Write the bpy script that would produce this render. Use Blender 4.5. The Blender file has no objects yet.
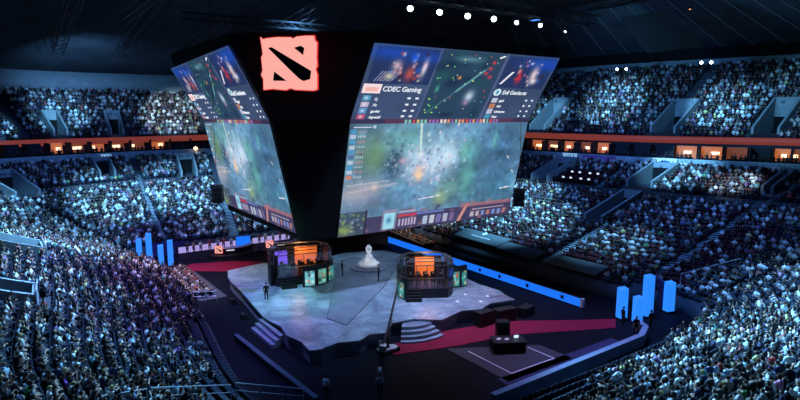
import bpy, bmesh, math, random
import numpy as np
from mathutils import Vector, Matrix

R = math.radians
scene = bpy.context.scene
col = scene.collection
rng = random.Random(7)
nrg = np.random.default_rng(11)

# ------------------------------------------------------------------ camera
F, HORIZON, CAMH, TH = 575.0, 112.0, 18.5, R(34.5)
PITCH = math.atan((200 - HORIZON) / F)
cd = bpy.data.cameras.new('camera')
cd.sensor_width = 36.0
cd.lens = F / 800 * 36.0
cd.clip_end = 500
cam = bpy.data.objects.new('camera', cd)
col.objects.link(cam)
cam.location = (0, 0, CAMH)
cam.rotation_euler = (R(90) - PITCH, 0, -TH)
scene.camera = cam

# ------------------------------------------------------------------ world and exposure
world = bpy.data.worlds.new('arena_dark')
scene.world = world
world.use_nodes = True
world.node_tree.nodes['Background'].inputs[0].default_value = (0.10, 0.22, 0.55, 1)
world.node_tree.nodes['Background'].inputs[1].default_value = 0.05
scene.view_settings.view_transform = 'Standard'
scene.view_settings.look = 'None'
scene.view_settings.exposure = 0.0
scene.view_settings.gamma = 1.0
scene.view_settings.use_curve_mapping = False

# ------------------------------------------------------------------ show lights: moving heads in the rig, plus unseen fill spots added
def spot(pos, target, power, deg, color, blend=0.8, size=0.4):
    ld = bpy.data.lights.new('spot_light', 'SPOT')
    ld.energy = power; ld.spot_size = R(deg); ld.spot_blend = blend
    ld.color = color; ld.shadow_soft_size = size
    o = bpy.data.objects.new('spot_light', ld)
    col.objects.link(o)
    o.location = pos
    d = Vector(target) - Vector(pos)
    o.rotation_euler = d.to_track_quat('-Z', 'Y').to_euler()
    return o
CY = (0.21, 0.60, 1.0); BL = (0.10, 0.30, 1.0); PU = (0.30, 0.25, 1.0); ICE = (0.55, 0.82, 1.0)
SPOTS = [
    # right stand, lower bowl (from the truss hung above the right of the floor)
    ((51, 44, 28.6), (56, 53, 4), 116130, 37, CY), ((51, 52, 28.6), (62, 60, 6), 116130, 34, CY), ((51, 58, 28.6), (56, 66, 4), 87100, 37, CY),
    ((51, 38, 28.6), (56, 39, 3), 46450, 29, CY), ((51, 40, 28.6), (78, 44, 9.5), 106440, 21, CY), ((51, 38, 28.6), (77, 36, 9), 81270, 13, ICE),
    ((51, 44, 28.6), (68, 48, 7), 14580, 90, BL), ((51, 32, 28.6), (60, 28, 5), 17496, 70, BL),
    # right stand, upper deck
    ((51, 48, 28.6), (88, 62, 19.5), 138780, 19, CY), ((51, 42, 28.6), (92, 45, 18.5), 138780, 16, CY),
    ((51, 54, 28.6), (84, 73, 17), 88320, 16, CY), ((51, 38, 28.6), (94, 34, 18), 37850, 32, CY), ((51, 48, 28.6), (88, 55, 20), 14256, 70, BL),
    # end stand, lower bowl
    ((9, 66, 28.6), (13, 90, 6), 151350, 30, CY), ((9, 66, 28.6), (24, 92, 7), 151350, 30, CY),
    ((9, 66, 28.6), (-1, 88, 7), 71220, 22, CY), ((9, 66, 28.6), (22, 83, 3), 13412, 56, PU), ((9, 66, 28.6), (12, 90, 6), 20118, 84, BL), ((9, 66, 28.6), (34, 88, 5), 53410, 45, CY),
    # end stand, upper deck
    ((9, 66, 28.6), (8, 110, 18), 129990, 14, CY), ((9, 66, 28.6), (26, 110, 18), 168220, 15, ICE),
    ((9, 66, 28.6), (-2, 106, 15.5), 107050, 11, CY),
    # left stand beside the camera, from unseen lamps added overhead
    ((11, 62, 28.6), (0, 64, 5.5), 84730, 47, CY), ((11, 50, 28.6), (0, 50, 5.5), 84730, 44, CY), ((11, 56, 28.6), (4, 72, 5), 84730, 41, CY),
    ((11, 50, 28.6), (9, 50, 2), 33860, 70, PU), ((11, 64, 28.6), (9, 66, 2.5), 36270, 60, PU),
    ((12, 40, 28.6), (3, 34, 4), 65470, 45, CY), ((12, 38, 28.6), (8, 32, 3), 13056, 60, BL),
    # near stand at the right
    ((34, 32, 28), (33, 14, 4), 144450, 50, CY), ((44, 32, 28), (44, 14, 5), 144450, 49, CY), ((50, 30, 28), (54, 17, 5), 55560, 49, CY),
    ((44, 34, 28), (42, 19, 3), 25110, 80, BL),
    # stage, from the long truss in front, plus unseen downlights added below the rig
    ((25.2, 35.6, 26.2), (25, 41, 1.2), 19380, 52, (0.45, 0.60, 1.0)), ((28.2, 35.6, 26.2), (33, 41, 1.2), 19380, 52, (0.42, 0.62, 1.0)),
    ((31.1, 35.6, 26.2), (20, 44, 1.2), 14540, 46, (0.35, 0.55, 1.0)), ((39.6, 35.6, 26.2), (36, 41, 1.2), 14540, 46, (0.45, 0.60, 1.0)),
    ((12, 41, 25.5), (20.5, 47.5, 1.2), 17760, 24, (0.25, 1.0, 0.55)), ((12, 47, 25.5), (20.5, 55, 1.2), 14540, 40, (0.35, 0.7, 1.0)),
    ((28, 48, 7.1), (28, 47, 1.2), 670, 140, (0.45, 0.65, 1.0)), ((34, 50, 7.1), (34, 51, 1.2), 670, 140, (0.45, 0.70, 1.0)), ((29, 58, 7.1), (29, 58, 1.2), 620, 140, (0.35, 0.75, 1.0)),
    ((36, 57, 7.1), (36, 57, 1.2), 620, 140, (0.45, 0.65, 1.0)), ((30.5, 47, 7.1), (32.6, 53.6, 2.4), 1780, 30, (1.0, 0.95, 0.95)),
    # panel desks at the far end, red walkways, press rows
    ((16, 66, 24), (25, 76, 1), 28600, 40, (1.0, 0.8, 0.85)), ((38, 34, 26), (36, 32, 0), 11700, 60, (0.9, 0.5, 0.9)), ((14, 64, 26), (20, 67, 0), 11700, 30, (1.0, 0.5, 0.8)),
    ((51, 62, 24), (49, 67, 1), 18000, 40, (1.0, 0.80, 0.62)), ((12, 60, 20), (15, 62, 1), 11000, 60, (1.0, 0.80, 0.62)),
    ((25, 66, 22), (27, 81, 2.5), 9000, 52, (1.0, 0.62, 0.62)),
    # ceiling wash, unseen fill added to brighten the roof panels
    ((60, 45, 27), (84, 45, 31), 7500, 110, (0.15, 0.55, 0.9)), ((10, 102, 24), (14, 118, 25), 3750, 130, (0.2, 0.5, 1.0)),
    ((34, 72, 28.5), (34, 82, 36), 3000, 140, (0.15, 0.4, 0.8)), ((70, 20, 28), (80, 30, 31), 4500, 120, (0.15, 0.5, 0.9)),
]
for s in SPOTS:
    spot(*s)

# ------------------------------------------------------------------ materials
def lin(c):
    return tuple((x / 12.92 if x <= 0.04045 else ((x + 0.055) / 1.055) ** 2.4) for x in c)
def mat(name, color, rough=0.7, metal=0.0, noise=0.12, scale=3.0, emit=None, estr=1.0, spec=0.3):
    m = bpy.data.materials.new(name); m.use_nodes = True
    nt = m.node_tree; b = nt.nodes['Principled BSDF']
    b.inputs['Roughness'].default_value = rough; b.inputs['Metallic'].default_value = metal
    b.inputs['Specular IOR Level'].default_value = spec
    if noise:
        n = nt.nodes.new('ShaderNodeTexNoise'); n.inputs['Scale'].default_value = scale; n.inputs['Detail'].default_value = 4
        tc = nt.nodes.new('ShaderNodeTexCoord'); nt.links.new(tc.outputs['Object'], n.inputs['Vector'])
        r = nt.nodes.new('ShaderNodeValToRGB'); nt.links.new(n.outputs['Fac'], r.inputs['Fac'])
        r.color_ramp.elements[0].position = 0.3; r.color_ramp.elements[1].position = 0.7
        r.color_ramp.elements[0].color = tuple(max(0, c * (1 - noise)) for c in color[:3]) + (1,)
        r.color_ramp.elements[1].color = tuple(min(1, c * (1 + noise)) for c in color[:3]) + (1,)
        nt.links.new(r.outputs['Color'], b.inputs['Base Color'])
        if emit: pass
    else:
        b.inputs['Base Color'].default_value = tuple(color[:3]) + (1,)
    if emit:
        b.inputs['Emission Color'].default_value = tuple(emit) + (1,)
        b.inputs['Emission Strength'].default_value = estr
    return m
def attr_mat(name, attr, rough=0.8, emission=None):
    m = bpy.data.materials.new(name); m.use_nodes = True
    nt = m.node_tree; b = nt.nodes['Principled BSDF']
    a = nt.nodes.new('ShaderNodeAttribute'); a.attribute_name = attr
    b.inputs['Roughness'].default_value = rough
    b.inputs['Specular IOR Level'].default_value = 0.2
    if emission is None:
        nt.links.new(a.outputs['Color'], b.inputs['Base Color'])
    else:
        b.inputs['Base Color'].default_value = (0.01, 0.01, 0.015, 1)
        nt.links.new(a.outputs['Color'], b.inputs['Emission Color'])
        b.inputs['Emission Strength'].default_value = emission
    return m
def objcol_mat(name, rough=0.85):
    m = bpy.data.materials.new(name); m.use_nodes = True
    nt = m.node_tree; b = nt.nodes['Principled BSDF']
    a = nt.nodes.new('ShaderNodeObjectInfo')
    n = nt.nodes.new('ShaderNodeTexNoise'); n.inputs['Scale'].default_value = 9
    tc = nt.nodes.new('ShaderNodeTexCoord'); nt.links.new(tc.outputs['Object'], n.inputs['Vector'])
    mx = nt.nodes.new('ShaderNodeMix'); mx.data_type = 'RGBA'; mx.blend_type = 'MULTIPLY'; mx.inputs[0].default_value = 0.25
    nt.links.new(a.outputs['Color'], mx.inputs[6]); nt.links.new(n.outputs['Color'], mx.inputs[7])
    nt.links.new(mx.outputs[2], b.inputs['Base Color'])
    b.inputs['Roughness'].default_value = rough; b.inputs['Specular IOR Level'].default_value = 0.2
    return m
def glass_mat(name, tint=(0.8, 0.9, 1.0)):
    m = bpy.data.materials.new(name); m.use_nodes = True
    nt = m.node_tree; b = nt.nodes['Principled BSDF']; out = nt.nodes['Material Output']
    b.inputs['Base Color'].default_value = tint + (1,); b.inputs['Roughness'].default_value = 0.05
    b.inputs['Metallic'].default_value = 0.0
    t = nt.nodes.new('ShaderNodeBsdfTransparent'); mx = nt.nodes.new('ShaderNodeMixShader')
    fr = nt.nodes.new('ShaderNodeFresnel'); fr.inputs[0].default_value = 1.5
    mth = nt.nodes.new('ShaderNodeMath'); mth.operation = 'MULTIPLY_ADD'; mth.inputs[1].default_value = 1.2; mth.inputs[2].default_value = 0.05
    nt.links.new(fr.outputs[0], mth.inputs[0]); nt.links.new(mth.outputs[0], mx.inputs[0])
    g = nt.nodes.new('ShaderNodeBsdfGlossy'); g.inputs['Roughness'].default_value = 0.08; g.inputs['Color'].default_value = tint + (1,)
    nt.links.new(t.outputs[0], mx.inputs[1]); nt.links.new(g.outputs[0], mx.inputs[2])
    nt.links.new(mx.outputs[0], out.inputs['Surface'])
    return m
def stage_mat():
    m = bpy.data.materials.new('stage_floor_print'); m.use_nodes = True
    nt = m.node_tree; b = nt.nodes['Principled BSDF']
    tc = nt.nodes.new('ShaderNodeTexCoord')
    n = nt.nodes.new('ShaderNodeTexNoise'); n.inputs['Scale'].default_value = 0.35; n.inputs['Detail'].default_value = 9; n.inputs['Roughness'].default_value = 0.65; n.inputs['Distortion'].default_value = 0.8
    r = nt.nodes.new('ShaderNodeValToRGB')
    e = r.color_ramp.elements; e[0].position = 0.38; e[0].color = (0.12, 0.16, 0.23, 1); e[1].position = 0.64; e[1].color = (0.38, 0.46, 0.55, 1)
    v = nt.nodes.new('ShaderNodeTexVoronoi'); v.feature = 'DISTANCE_TO_EDGE'; v.inputs['Scale'].default_value = 0.8
    n2 = nt.nodes.new('ShaderNodeTexNoise'); n2.inputs['Scale'].default_value = 1.3; n2.inputs['Detail'].default_value = 6
    mixv = nt.nodes.new('ShaderNodeMix'); mixv.data_type = 'VECTOR'; mixv.inputs[0].default_value = 0.25
    nt.links.new(tc.outputs['Object'], mixv.inputs[4]); nt.links.new(n2.outputs['Color'], mixv.inputs[5])
    nt.links.new(tc.outputs['Object'], n.inputs['Vector']); nt.links.new(tc.outputs['Object'], n2.inputs['Vector'])
    nt.links.new(mixv.outputs[1], v.inputs['Vector'])
    r2 = nt.nodes.new('ShaderNodeValToRGB'); e2 = r2.color_ramp.elements
    e2[0].position = 0.0; e2[0].color = (0.62, 0.64, 0.7, 1); e2[1].position = 0.04; e2[1].color = (1, 1, 1, 1)
    nt.links.new(v.outputs['Distance'], r2.inputs['Fac']); nt.links.new(n.outputs['Fac'], r.inputs['Fac'])
    mx = nt.nodes.new('ShaderNodeMix'); mx.data_type = 'RGBA'; mx.blend_type = 'MULTIPLY'; mx.inputs[0].default_value = 1
    nt.links.new(r.outputs['Color'], mx.inputs[6]); nt.links.new(r2.outputs['Color'], mx.inputs[7])
    nt.links.new(mx.outputs[2], b.inputs['Base Color'])
    b.inputs['Roughness'].default_value = 0.38
    return m
M = dict(
    floor=mat('black_floor', (0.006, 0.007, 0.013), 0.6, spec=0.05), tier=mat('tier_concrete', (0.04, 0.045, 0.06), 0.85, scale=1.2),
    concrete=mat('pale_concrete', (0.25, 0.30, 0.33), 0.8, scale=1.5), darkwall=mat('dark_wall', (0.02, 0.022, 0.03), 0.9),
    strip=mat('pale_parapet', (0.30, 0.38, 0.42), 0.8, scale=0.8), ceil=mat('ceiling_panel', (0.06, 0.075, 0.09), 0.9, noise=0.25, scale=0.4),
    steel=mat('dark_steel', (0.10, 0.11, 0.12), 0.5, 0.6), rail=mat('rail_steel', (0.5, 0.53, 0.57), 0.4, 0.3),
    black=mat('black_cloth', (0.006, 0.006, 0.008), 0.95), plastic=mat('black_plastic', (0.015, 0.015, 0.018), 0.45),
    stage=stage_mat(), stageside=mat('stage_side', (0.19, 0.23, 0.32), 0.6, scale=1.2), inlay=mat('walkway_inlay', (0.19, 0.235, 0.30), 0.45, noise=0.25, scale=0.7),
    red=mat('red_carpet', (0.20, 0.006, 0.035), 0.95, scale=2), seat=mat('seat_plastic', (0.012, 0.014, 0.03), 0.6, scale=2),
    seatred=mat('seat_dark_red', (0.16, 0.03, 0.05), 0.6), tarp=mat('grey_tarp', (0.10, 0.12, 0.13), 0.8, scale=0.6),
    white=mat('white_paint', (0.8, 0.82, 0.85), 0.5), skin=mat('skin', (0.50, 0.30, 0.22), 0.6), trousers=mat('dark_trousers', (0.02, 0.022, 0.035), 0.9),
    shirt=objcol_mat('shirt_cloth'), hair=objcol_mat('hair'), dark_eye=mat('eye', (0.01, 0.01, 0.01), 0.3), lips=mat('lips', (0.30, 0.10, 0.09), 0.6),
    crowd=attr_mat('crowd_clothing', 'person_colour'), screen=attr_mat('led_screen', 'picture', emission=1.0),
    glass=glass_mat('booth_glass'), wood=mat('tan_panel', (0.45, 0.22, 0.08), 0.6),
    bluelamp=mat('blue_led', (0.02, 0.05, 0.2), 0.4, noise=0, emit=lin((0.10, 0.45, 0.97)), estr=1.0),
    pillar=mat('blue_light_column', (0.05, 0.1, 0.3), 0.4, noise=0, emit=lin((0.16, 0.53, 0.98)), estr=1.0),
    lens=mat('lamp_lens', (0.9, 0.95, 1), 0.2, noise=0, emit=(0.75, 0.92, 1.0), estr=14),
    ribbon=mat('red_ribbon_board', (0.03, 0.01, 0.01), 0.5, noise=0, emit=lin((0.47, 0.20, 0.17)), estr=1.0),
    suiteglow=mat('suite_wall_glow', (0.3, 0.15, 0.08), 0.8, noise=0, emit=lin((0.72, 0.38, 0.20)), estr=0.9),
    suitedimglow=mat('dim_suite_wall_glow', (0.1, 0.05, 0.03), 0.8, noise=0, emit=lin((0.42, 0.22, 0.14)), estr=1.0),
    suitelamp=mat('suite_lamp', (1, 0.8, 0.6), 0.5, noise=0, emit=(1.0, 0.66, 0.36), estr=2.4),
    textwhite=mat('screen_lettering', (0.1, 0.1, 0.1), 0.5, noise=0, emit=(0.85, 0.92, 1.0), estr=0.9),
    logo=mat('glowing_red_logo', (0.1, 0.02, 0.02), 0.5, noise=0, emit=lin((1.0, 0.68, 0.64)), estr=1.0),
    logoedge=mat('logo_red_edge', (0.1, 0.0, 0.0), 0.5, noise=0, emit=(0.75, 0.03, 0.03), estr=1.0),
    laptop=mat('laptop_screen', (0.1, 0.1, 0.1), 0.5, noise=0, emit=(0.6, 0.75, 1.0), estr=1.2),
    whitelight=mat('white_light_strip', (0.5, 0.5, 0.5), 0.5, noise=0, emit=(0.95, 0.85, 1.0), estr=1.0),
    orangeglow=mat('orange_wall_glow', (0.3, 0.1, 0.03), 0.6, noise=0, emit=(1.0, 0.22, 0.05), estr=0.6),
    purpleglow=mat('purple_wall_glow', (0.1, 0.05, 0.3), 0.6, noise=0, emit=(0.20, 0.12, 1.0), estr=0.9),
    sign=mat('pale_sign', (0.5, 0.55, 0.6), 0.5, noise=0, emit=lin((0.5, 0.68, 0.8)), estr=0.8),
    signblue=mat('sign_blue', (0.02, 0.1, 0.4), 0.5, noise=0, emit=lin((0.1, 0.3, 0.62)), estr=0.8),
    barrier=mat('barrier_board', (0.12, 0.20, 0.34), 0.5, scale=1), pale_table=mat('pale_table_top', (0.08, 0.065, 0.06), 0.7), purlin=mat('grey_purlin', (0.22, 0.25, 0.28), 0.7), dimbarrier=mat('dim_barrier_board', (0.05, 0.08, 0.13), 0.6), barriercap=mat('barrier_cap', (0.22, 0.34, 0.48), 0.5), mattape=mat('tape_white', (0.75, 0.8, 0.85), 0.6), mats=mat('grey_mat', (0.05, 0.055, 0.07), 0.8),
    purplewall=mat('purple_tunnel_wall', (0.05, 0.035, 0.13), 0.8),
)

# ------------------------------------------------------------------ tagging and mesh helpers
def tag(o, label=None, cat=None, group=None, kind=None):
    if label: o['label'] = label
    if cat: o['category'] = cat
    if group: o['group'] = group
    if kind: o['kind'] = kind
    return o
def empty(name, loc, rz=0.0, label=None, cat=None, group=None):
    o = bpy.data.objects.new(name, None); col.objects.link(o)
    o.location = loc; o.rotation_euler = (0, 0, rz)
    return tag(o, label, cat, group)
class MB:
    def __init__(self): self.v = []; self.f = []; self.m = []
    def add(self, vs, fs, mi=0):
        b = len(self.v); self.v += [tuple(p) for p in vs]
        self.f += [tuple(i + b for i in f) for f in fs]; self.m += [mi] * len(fs)
        return self
    def box(self, c, s, rz=0.0, mi=0, top=1.0, rx=0.0):
        x, y, z = s[0] / 2, s[1] / 2, s[2] / 2
        vs = []
        for dz, k in ((-z, 1.0), (z, top)):
            for dx, dy in ((-x, -y), (x, -y), (x, y), (-x, y)): vs.append(Vector((dx * k, dy * k, dz)))
        mt = Matrix.Rotation(rz, 3, 'Z') @ Matrix.Rotation(rx, 3, 'X')
        vs = [mt @ q + Vector(c) for q in vs]
        return self.add(vs, [(3, 2, 1, 0), (4, 5, 6, 7), (0, 1, 5, 4), (1, 2, 6, 5), (2, 3, 7, 6), (3, 0, 4, 7)], mi)
    def prism(self, poly, z0, z1, mi=0):
        n = len(poly)
        vs = [(p[0], p[1], z0) for p in poly] + [(p[0], p[1], z1) for p in poly]
        a = sum(poly[i][0] * poly[(i + 1) % n][1] - poly[(i + 1) % n][0] * poly[i][1] for i in range(n))
        fs = [tuple(range(n - 1, -1, -1)), tuple(range(n, 2 * n))] + [(i, (i + 1) % n, n + (i + 1) % n, n + i) for i in range(n)]
        if a < 0: fs = [tuple(reversed(f)) for f in fs]
        return self.add(vs, fs, mi)
    def hull(self, ring0, ring1, mi=0):            # two matching rings of points, capped
        n = len(ring0)
        fs = [tuple(range(n - 1, -1, -1)), tuple(range(n, 2 * n))] + [(i, (i + 1) % n, n + (i + 1) % n, n + i) for i in range(n)]
        return self.add(list(ring0) + list(ring1), fs, mi)
    def tube(self, pts, r, n=6, mi=0):
        pts = [Vector(p) for p in pts]; rs = r if isinstance(r, (list, tuple)) else [r] * len(pts)
        rings = []
        for i, p in enumerate(pts):
            d = (pts[min(i + 1, len(pts) - 1)] - pts[max(i - 1, 0)])
            d = d.normalized() if d.length > 1e-6 else Vector((0, 0, 1))
            a = d.orthogonal().normalized() if i == 0 else (a - d * a.dot(d)).normalized()
            b = d.cross(a)
            rings.append([p + (a * math.cos(2 * math.pi * k / n) + b * math.sin(2 * math.pi * k / n)) * rs[i] for k in range(n)])
        vs = [q for ring in rings for q in ring]; fs = []
        for i in range(len(rings) - 1):
            for k in range(n):
                fs.append((i * n + k, i * n + (k + 1) % n, (i + 1) * n + (k + 1) % n, (i + 1) * n + k))
        fs.append(tuple(range(n - 1, -1, -1))); fs.append(tuple((len(rings) - 1) * n + k for k in range(n)))
        return self.add(vs, fs, mi)
    def lathe(self, prof, n=20, c=(0, 0, 0), mi=0, sx=1.0, sy=1.0):
        vs = []; fs = []
        for (r_, z) in prof:
            for k in range(n):
                a = 2 * math.pi * k / n
                vs.append((c[0] + r_ * sx * math.cos(a), c[1] + r_ * sy * math.sin(a), c[2] + z))
        for i in range(len(prof) - 1):
            for k in range(n):
                fs.append((i * n + k, i * n + (k + 1) % n, (i + 1) * n + (k + 1) % n, (i + 1) * n + k))
        fs.append(tuple(range(n - 1, -1, -1))); fs.append(tuple((len(prof) - 1) * n + k for k in range(n)))
        return self.add(vs, fs, mi)
    def build(self, name, mats, parent=None, smooth=False, **kw):
        me = bpy.data.meshes.new(name); me.from_pydata(self.v, [], self.f)
        for m in (mats if isinstance(mats, (list, tuple)) else [mats]): me.materials.append(m)
        if any(self.m): me.polygons.foreach_set('material_index', self.m)
        if smooth: me.polygons.foreach_set('use_smooth', [True] * len(self.f))
        me.update()
        o = bpy.data.objects.new(name, me); col.objects.link(o)
        if parent: o.parent = parent
        return tag(o, **kw)
def copy_tree(o, parent=None):
    c = o.copy(); col.objects.link(c)
    if parent: c.parent = parent
    for ch in list(o.children): copy_tree(ch, c)
    return c
def text_obj(name, s, size, m, parent, mtx, extrude=0.01, spacing=1.0, **kw):
    cu = bpy.data.curves.new(name, 'FONT'); cu.body = s; cu.size = size; cu.extrude = extrude; cu.offset = size * 0.012
    cu.space_character = spacing
    t = bpy.data.objects.new(name + '_tmp', cu); col.objects.link(t)
    dg = bpy.context.evaluated_depsgraph_get()
    me = bpy.data.meshes.new_from_object(t.evaluated_get(dg)); me.materials.clear(); me.materials.append(m)
    bpy.data.objects.remove(t)
    me.transform(mtx)
    o = bpy.data.objects.new(name, me); col.objects.link(o)
    if parent: o.parent = parent
    return tag(o, **kw)
def mesh_np(name, V, Fq, mats, parent=None):
    me = bpy.data.meshes.new(name)
    nv, nf = len(V), len(Fq)
    me.vertices.add(nv); me.vertices.foreach_set('co', np.asarray(V, np.float32).ravel())
    me.loops.add(nf * 4); me.loops.foreach_set('vertex_index', np.asarray(Fq, np.int32).ravel())
    me.polygons.add(nf); me.polygons.foreach_set('loop_start', np.arange(0, nf * 4, 4, dtype=np.int32))
    for m in mats: me.materials.append(m)
    me.update(calc_edges=True)
    o = bpy.data.objects.new(name, me); col.objects.link(o)
    if parent: o.parent = parent
    return o

# ------------------------------------------------------------------ plan of the bowl
ST = [((28,22.5),(26,-5),10.8,(26,-9),14.6), ((40,22.6),(48,-2),10.8,(50,-6),14.6), ((45.5,23.3),(66,2),10.8,(70,-2),14.6),
      ((50,25.8),(80,14),10.8,(84,10),14.8), ((51,29.5),(84,27),10.8,(88,26),14.9), ((49,34),(83,34),10.8,(87,34),14.9),
      ((48.8,50),(77.5,50),10.8,(81,51),14.8), ((49.3,66),(75,67),10.8,(78,68),14.8), ((49.5,73),(71,84),10.9,(75,87),14.7),
      ((45.5,77),(60,98),11.0,(62,101),14.6), ((33,78),(40,103.5),11.0,(41,106),14.4), ((18,78),(20,103),11.0,(20,105),14.3),
      ((12.5,78),(4,98.5),11.0,(3,102),14.3), ((10.5,75),(-9,92),11.0,(-13,95),14.3), ((11.5,70),(-14,82),11.0,(-18,84),14.3),
      ((13.5,65),(-14,66),11.0,(-18,66),14.3), ((12.8,49),(-14,49),11.0,(-18,49),14.3), ((11.2,34),(-14,30),11.0,(-18,30),14.3),
      ((12.5,26.5),(-8,8),11.0,(-12,4),14.3), ((18,23),(10,-5),10.9,(8,-9),14.4)]
NS = 800
def catmull(P):
    P = np.array(P, float); n = len(P); k = NS // n; out = []
    for i in range(n):
        p0, p1, p2, p3 = P[(i-1) % n], P[i], P[(i+1) % n], P[(i+2) % n]
        for j in range(k):
            t = j / k
            out.append(0.5 * ((2*p1) + (-p0+p2)*t + (2*p0-5*p1+4*p2-p3)*t*t + (-p0+3*p1-3*p2+p3)*t**3))
    return np.array(out)
RA = catmull([s[0] for s in ST]); RB = catmull([s[1] for s in ST]); ZB = catmull([(s[2],) for s in ST])[:, 0]
RC = catmull([s[3] for s in ST]); ZC = catmull([(s[4],) for s in ST])[:, 0]
OUT = (RB - RA) / np.linalg.norm(RB - RA, axis=1)[:, None]
NL = 30
def zl(t, zb): return 1.4 + (zb - 1.4) * (0.8 * t + 0.2 * t * t)
def low(i):
    t = i / NL
    return RA + (RB - RA) * t, zl(t, ZB)
def up(i): return RC + OUT * (0.86 * i), ZC + 0.60 * i
def NU(s):                                  # rows of the upper deck: fewer over the end stand
    return 19 if s < 315 else (13 if s > 360 else int(19 - 6 * (s - 315) / 45))
# vomitories as (s0, s1, row0, row1, deck)
VOMS = [(263, 271, 22, 29, 'low'), (227, 235, 23, 29, 'low'), (226, 232, 12, 20, 'low'), (188, 195, 24, 29, 'low'),
        (455, 462, 24, 29, 'low'), (425, 431, 22, 29, 'low'), (492, 504, 20, 27, 'low'),
        (640, 648, 13, 17, 'low'), (594, 607, 12, 17, 'low'),
        (233, 241, 1, 8, 'up'), (205, 213, 1, 8, 'up'), (283, 290, 1, 9, 'up'),
        (447, 452, 1, 6, 'up'), (466, 471, 1, 6, 'up'), (487, 492, 1, 6, 'up')]
# aisles: (s, row0, row1)
AISL = [(s, 0, NL) for s in (187, 283, 447, 500, 620)] + \
       [(224, 0, 12), (243, 22, 30), (419, 0, 30), (20, 0, 30), (95, 0, 30), (122, 0, 30)]
def in_vom(s, r, deck, pad=0):
    return any(v[4] == deck and v[0] - pad <= s < v[1] + pad and v[2] - (1 if pad else 0) <= r < v[3] for v in VOMS)

def tier(name, fn, rows, s0, s1, deck, m, zdrop):
    V = []; Fq = []
    smp = list(range(s0, s1 + 1)); n = len(smp); idx = [s % NS for s in smp]
    for r in range(rows + 1):
        P, z = fn(r)
        zprev = fn(r - 1)[1] if r else z - zdrop
        V.append(np.column_stack([P[idx], zprev[idx]])); V.append(np.column_stack([P[idx], z[idx]]))
    V = np.concatenate(V)
    for r in range(rows + 1):
        for k in range(n - 1):
            s = idx[k]
            if deck == 'up' and r > NU(s): continue
            hole = in_vom(s, r, deck)
            a = (2 * r) * n + k; b = a + n
            if not (hole or (r and in_vom(s, r - 1, deck))): Fq.append((a + 1, a, b, b + 1))         # riser
            if r < rows and not hole and not (deck == 'up' and r + 1 > NU(s)):
                c = (2 * (r + 1)) * n + k; Fq.append((b + 1, b, c, c + 1))     # tread
    return mesh_np(name, V, Fq, [m])
o = tier('trim_1', low, NL, -120, 710, 'low', M['tier'], 1.4); tag(o, kind='structure')
o = tier('trim_2', up, 19, 120, 560, 'up', M['tier'], 0.5); tag(o, kind='structure')

# ------------------------------------------------------------------ structure: floor, walls behind, parapets, ceiling
MB().box((30, 50, -0.1), (130, 140, 0.2)).build('floor', M['floor'], kind='structure')
def ribbon(name, pts0, pts1, m, s_list, **kw):
    n = len(s_list); V = np.concatenate([pts0, pts1])
    Fq = [(k, k + 1, n + k + 1, n + k) for k in range(n - 1)]
    return tag(mesh_np(name, V, Fq, [m]), **kw)
def band(name, ring, off, z0, z1, m, s0, s1, thick=0.3, **kw):    # a curved wall of real thickness following the bowl
    idx = [s % NS for s in range(s0, s1 + 1, 2)]; n = len(idx)
    Pi = ring[idx] + OUT[idx] * off; Po = Pi + OUT[idx] * thick
    z0 = np.broadcast_to(np.asarray(z0, float), (NS,))[idx]; z1 = np.broadcast_to(np.asarray(z1, float), (NS,))[idx]
    V = np.concatenate([np.column_stack([Pi, z0]), np.column_stack([Pi, z1]), np.column_stack([Po, z1]), np.column_stack([Po, z0])])
    Fq = []
    for k in range(n - 1):
        for q in range(4):
            a, b = q * n, ((q + 1) % 4) * n
            Fq.append((a + k, b + k, b + k + 1, a + k + 1))
    Fq += [(0, n, 2 * n, 3 * n), (n - 1, 4 * n - 1, 3 * n - 1, 2 * n - 1)]
    return tag(mesh_np(name, V, Fq, [m]), **kw)
S0, S1 = 120, 560
band('wall_concourse', RB, 0.05, ZB - 0.3, ZB + 1.1, M['strip'], S0, S1, kind='structure')
band('wall_suites', RB, 3.0, ZB - 0.5, ZC - 0.85, M['darkwall'], S0, S1, kind='structure')
band('trim_3', RC, -0.35, ZC - 0.85, ZC - 0.82 + 0.0, M['darkwall'], S0, S1, thick=3.0, kind='structure')      # soffit over the suites
band('trim_4', RB, 0.35, ZB + 0.3, ZB + 0.4, M['darkwall'], S0, S1, thick=2.7, kind='structure')               # suite floor slab
rb = band('ribbon_board', RC, -0.6, ZC - 0.85, ZC + 0.12, M['ribbon'], S0, S1, thick=0.2,
          label='long dim red LED ribbon board running along the front edge of the upper deck', cat='led board')
for s_, r_ in ((482, 4),):                       # the bright end of the board by the left edge of the frame
    pass
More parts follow.
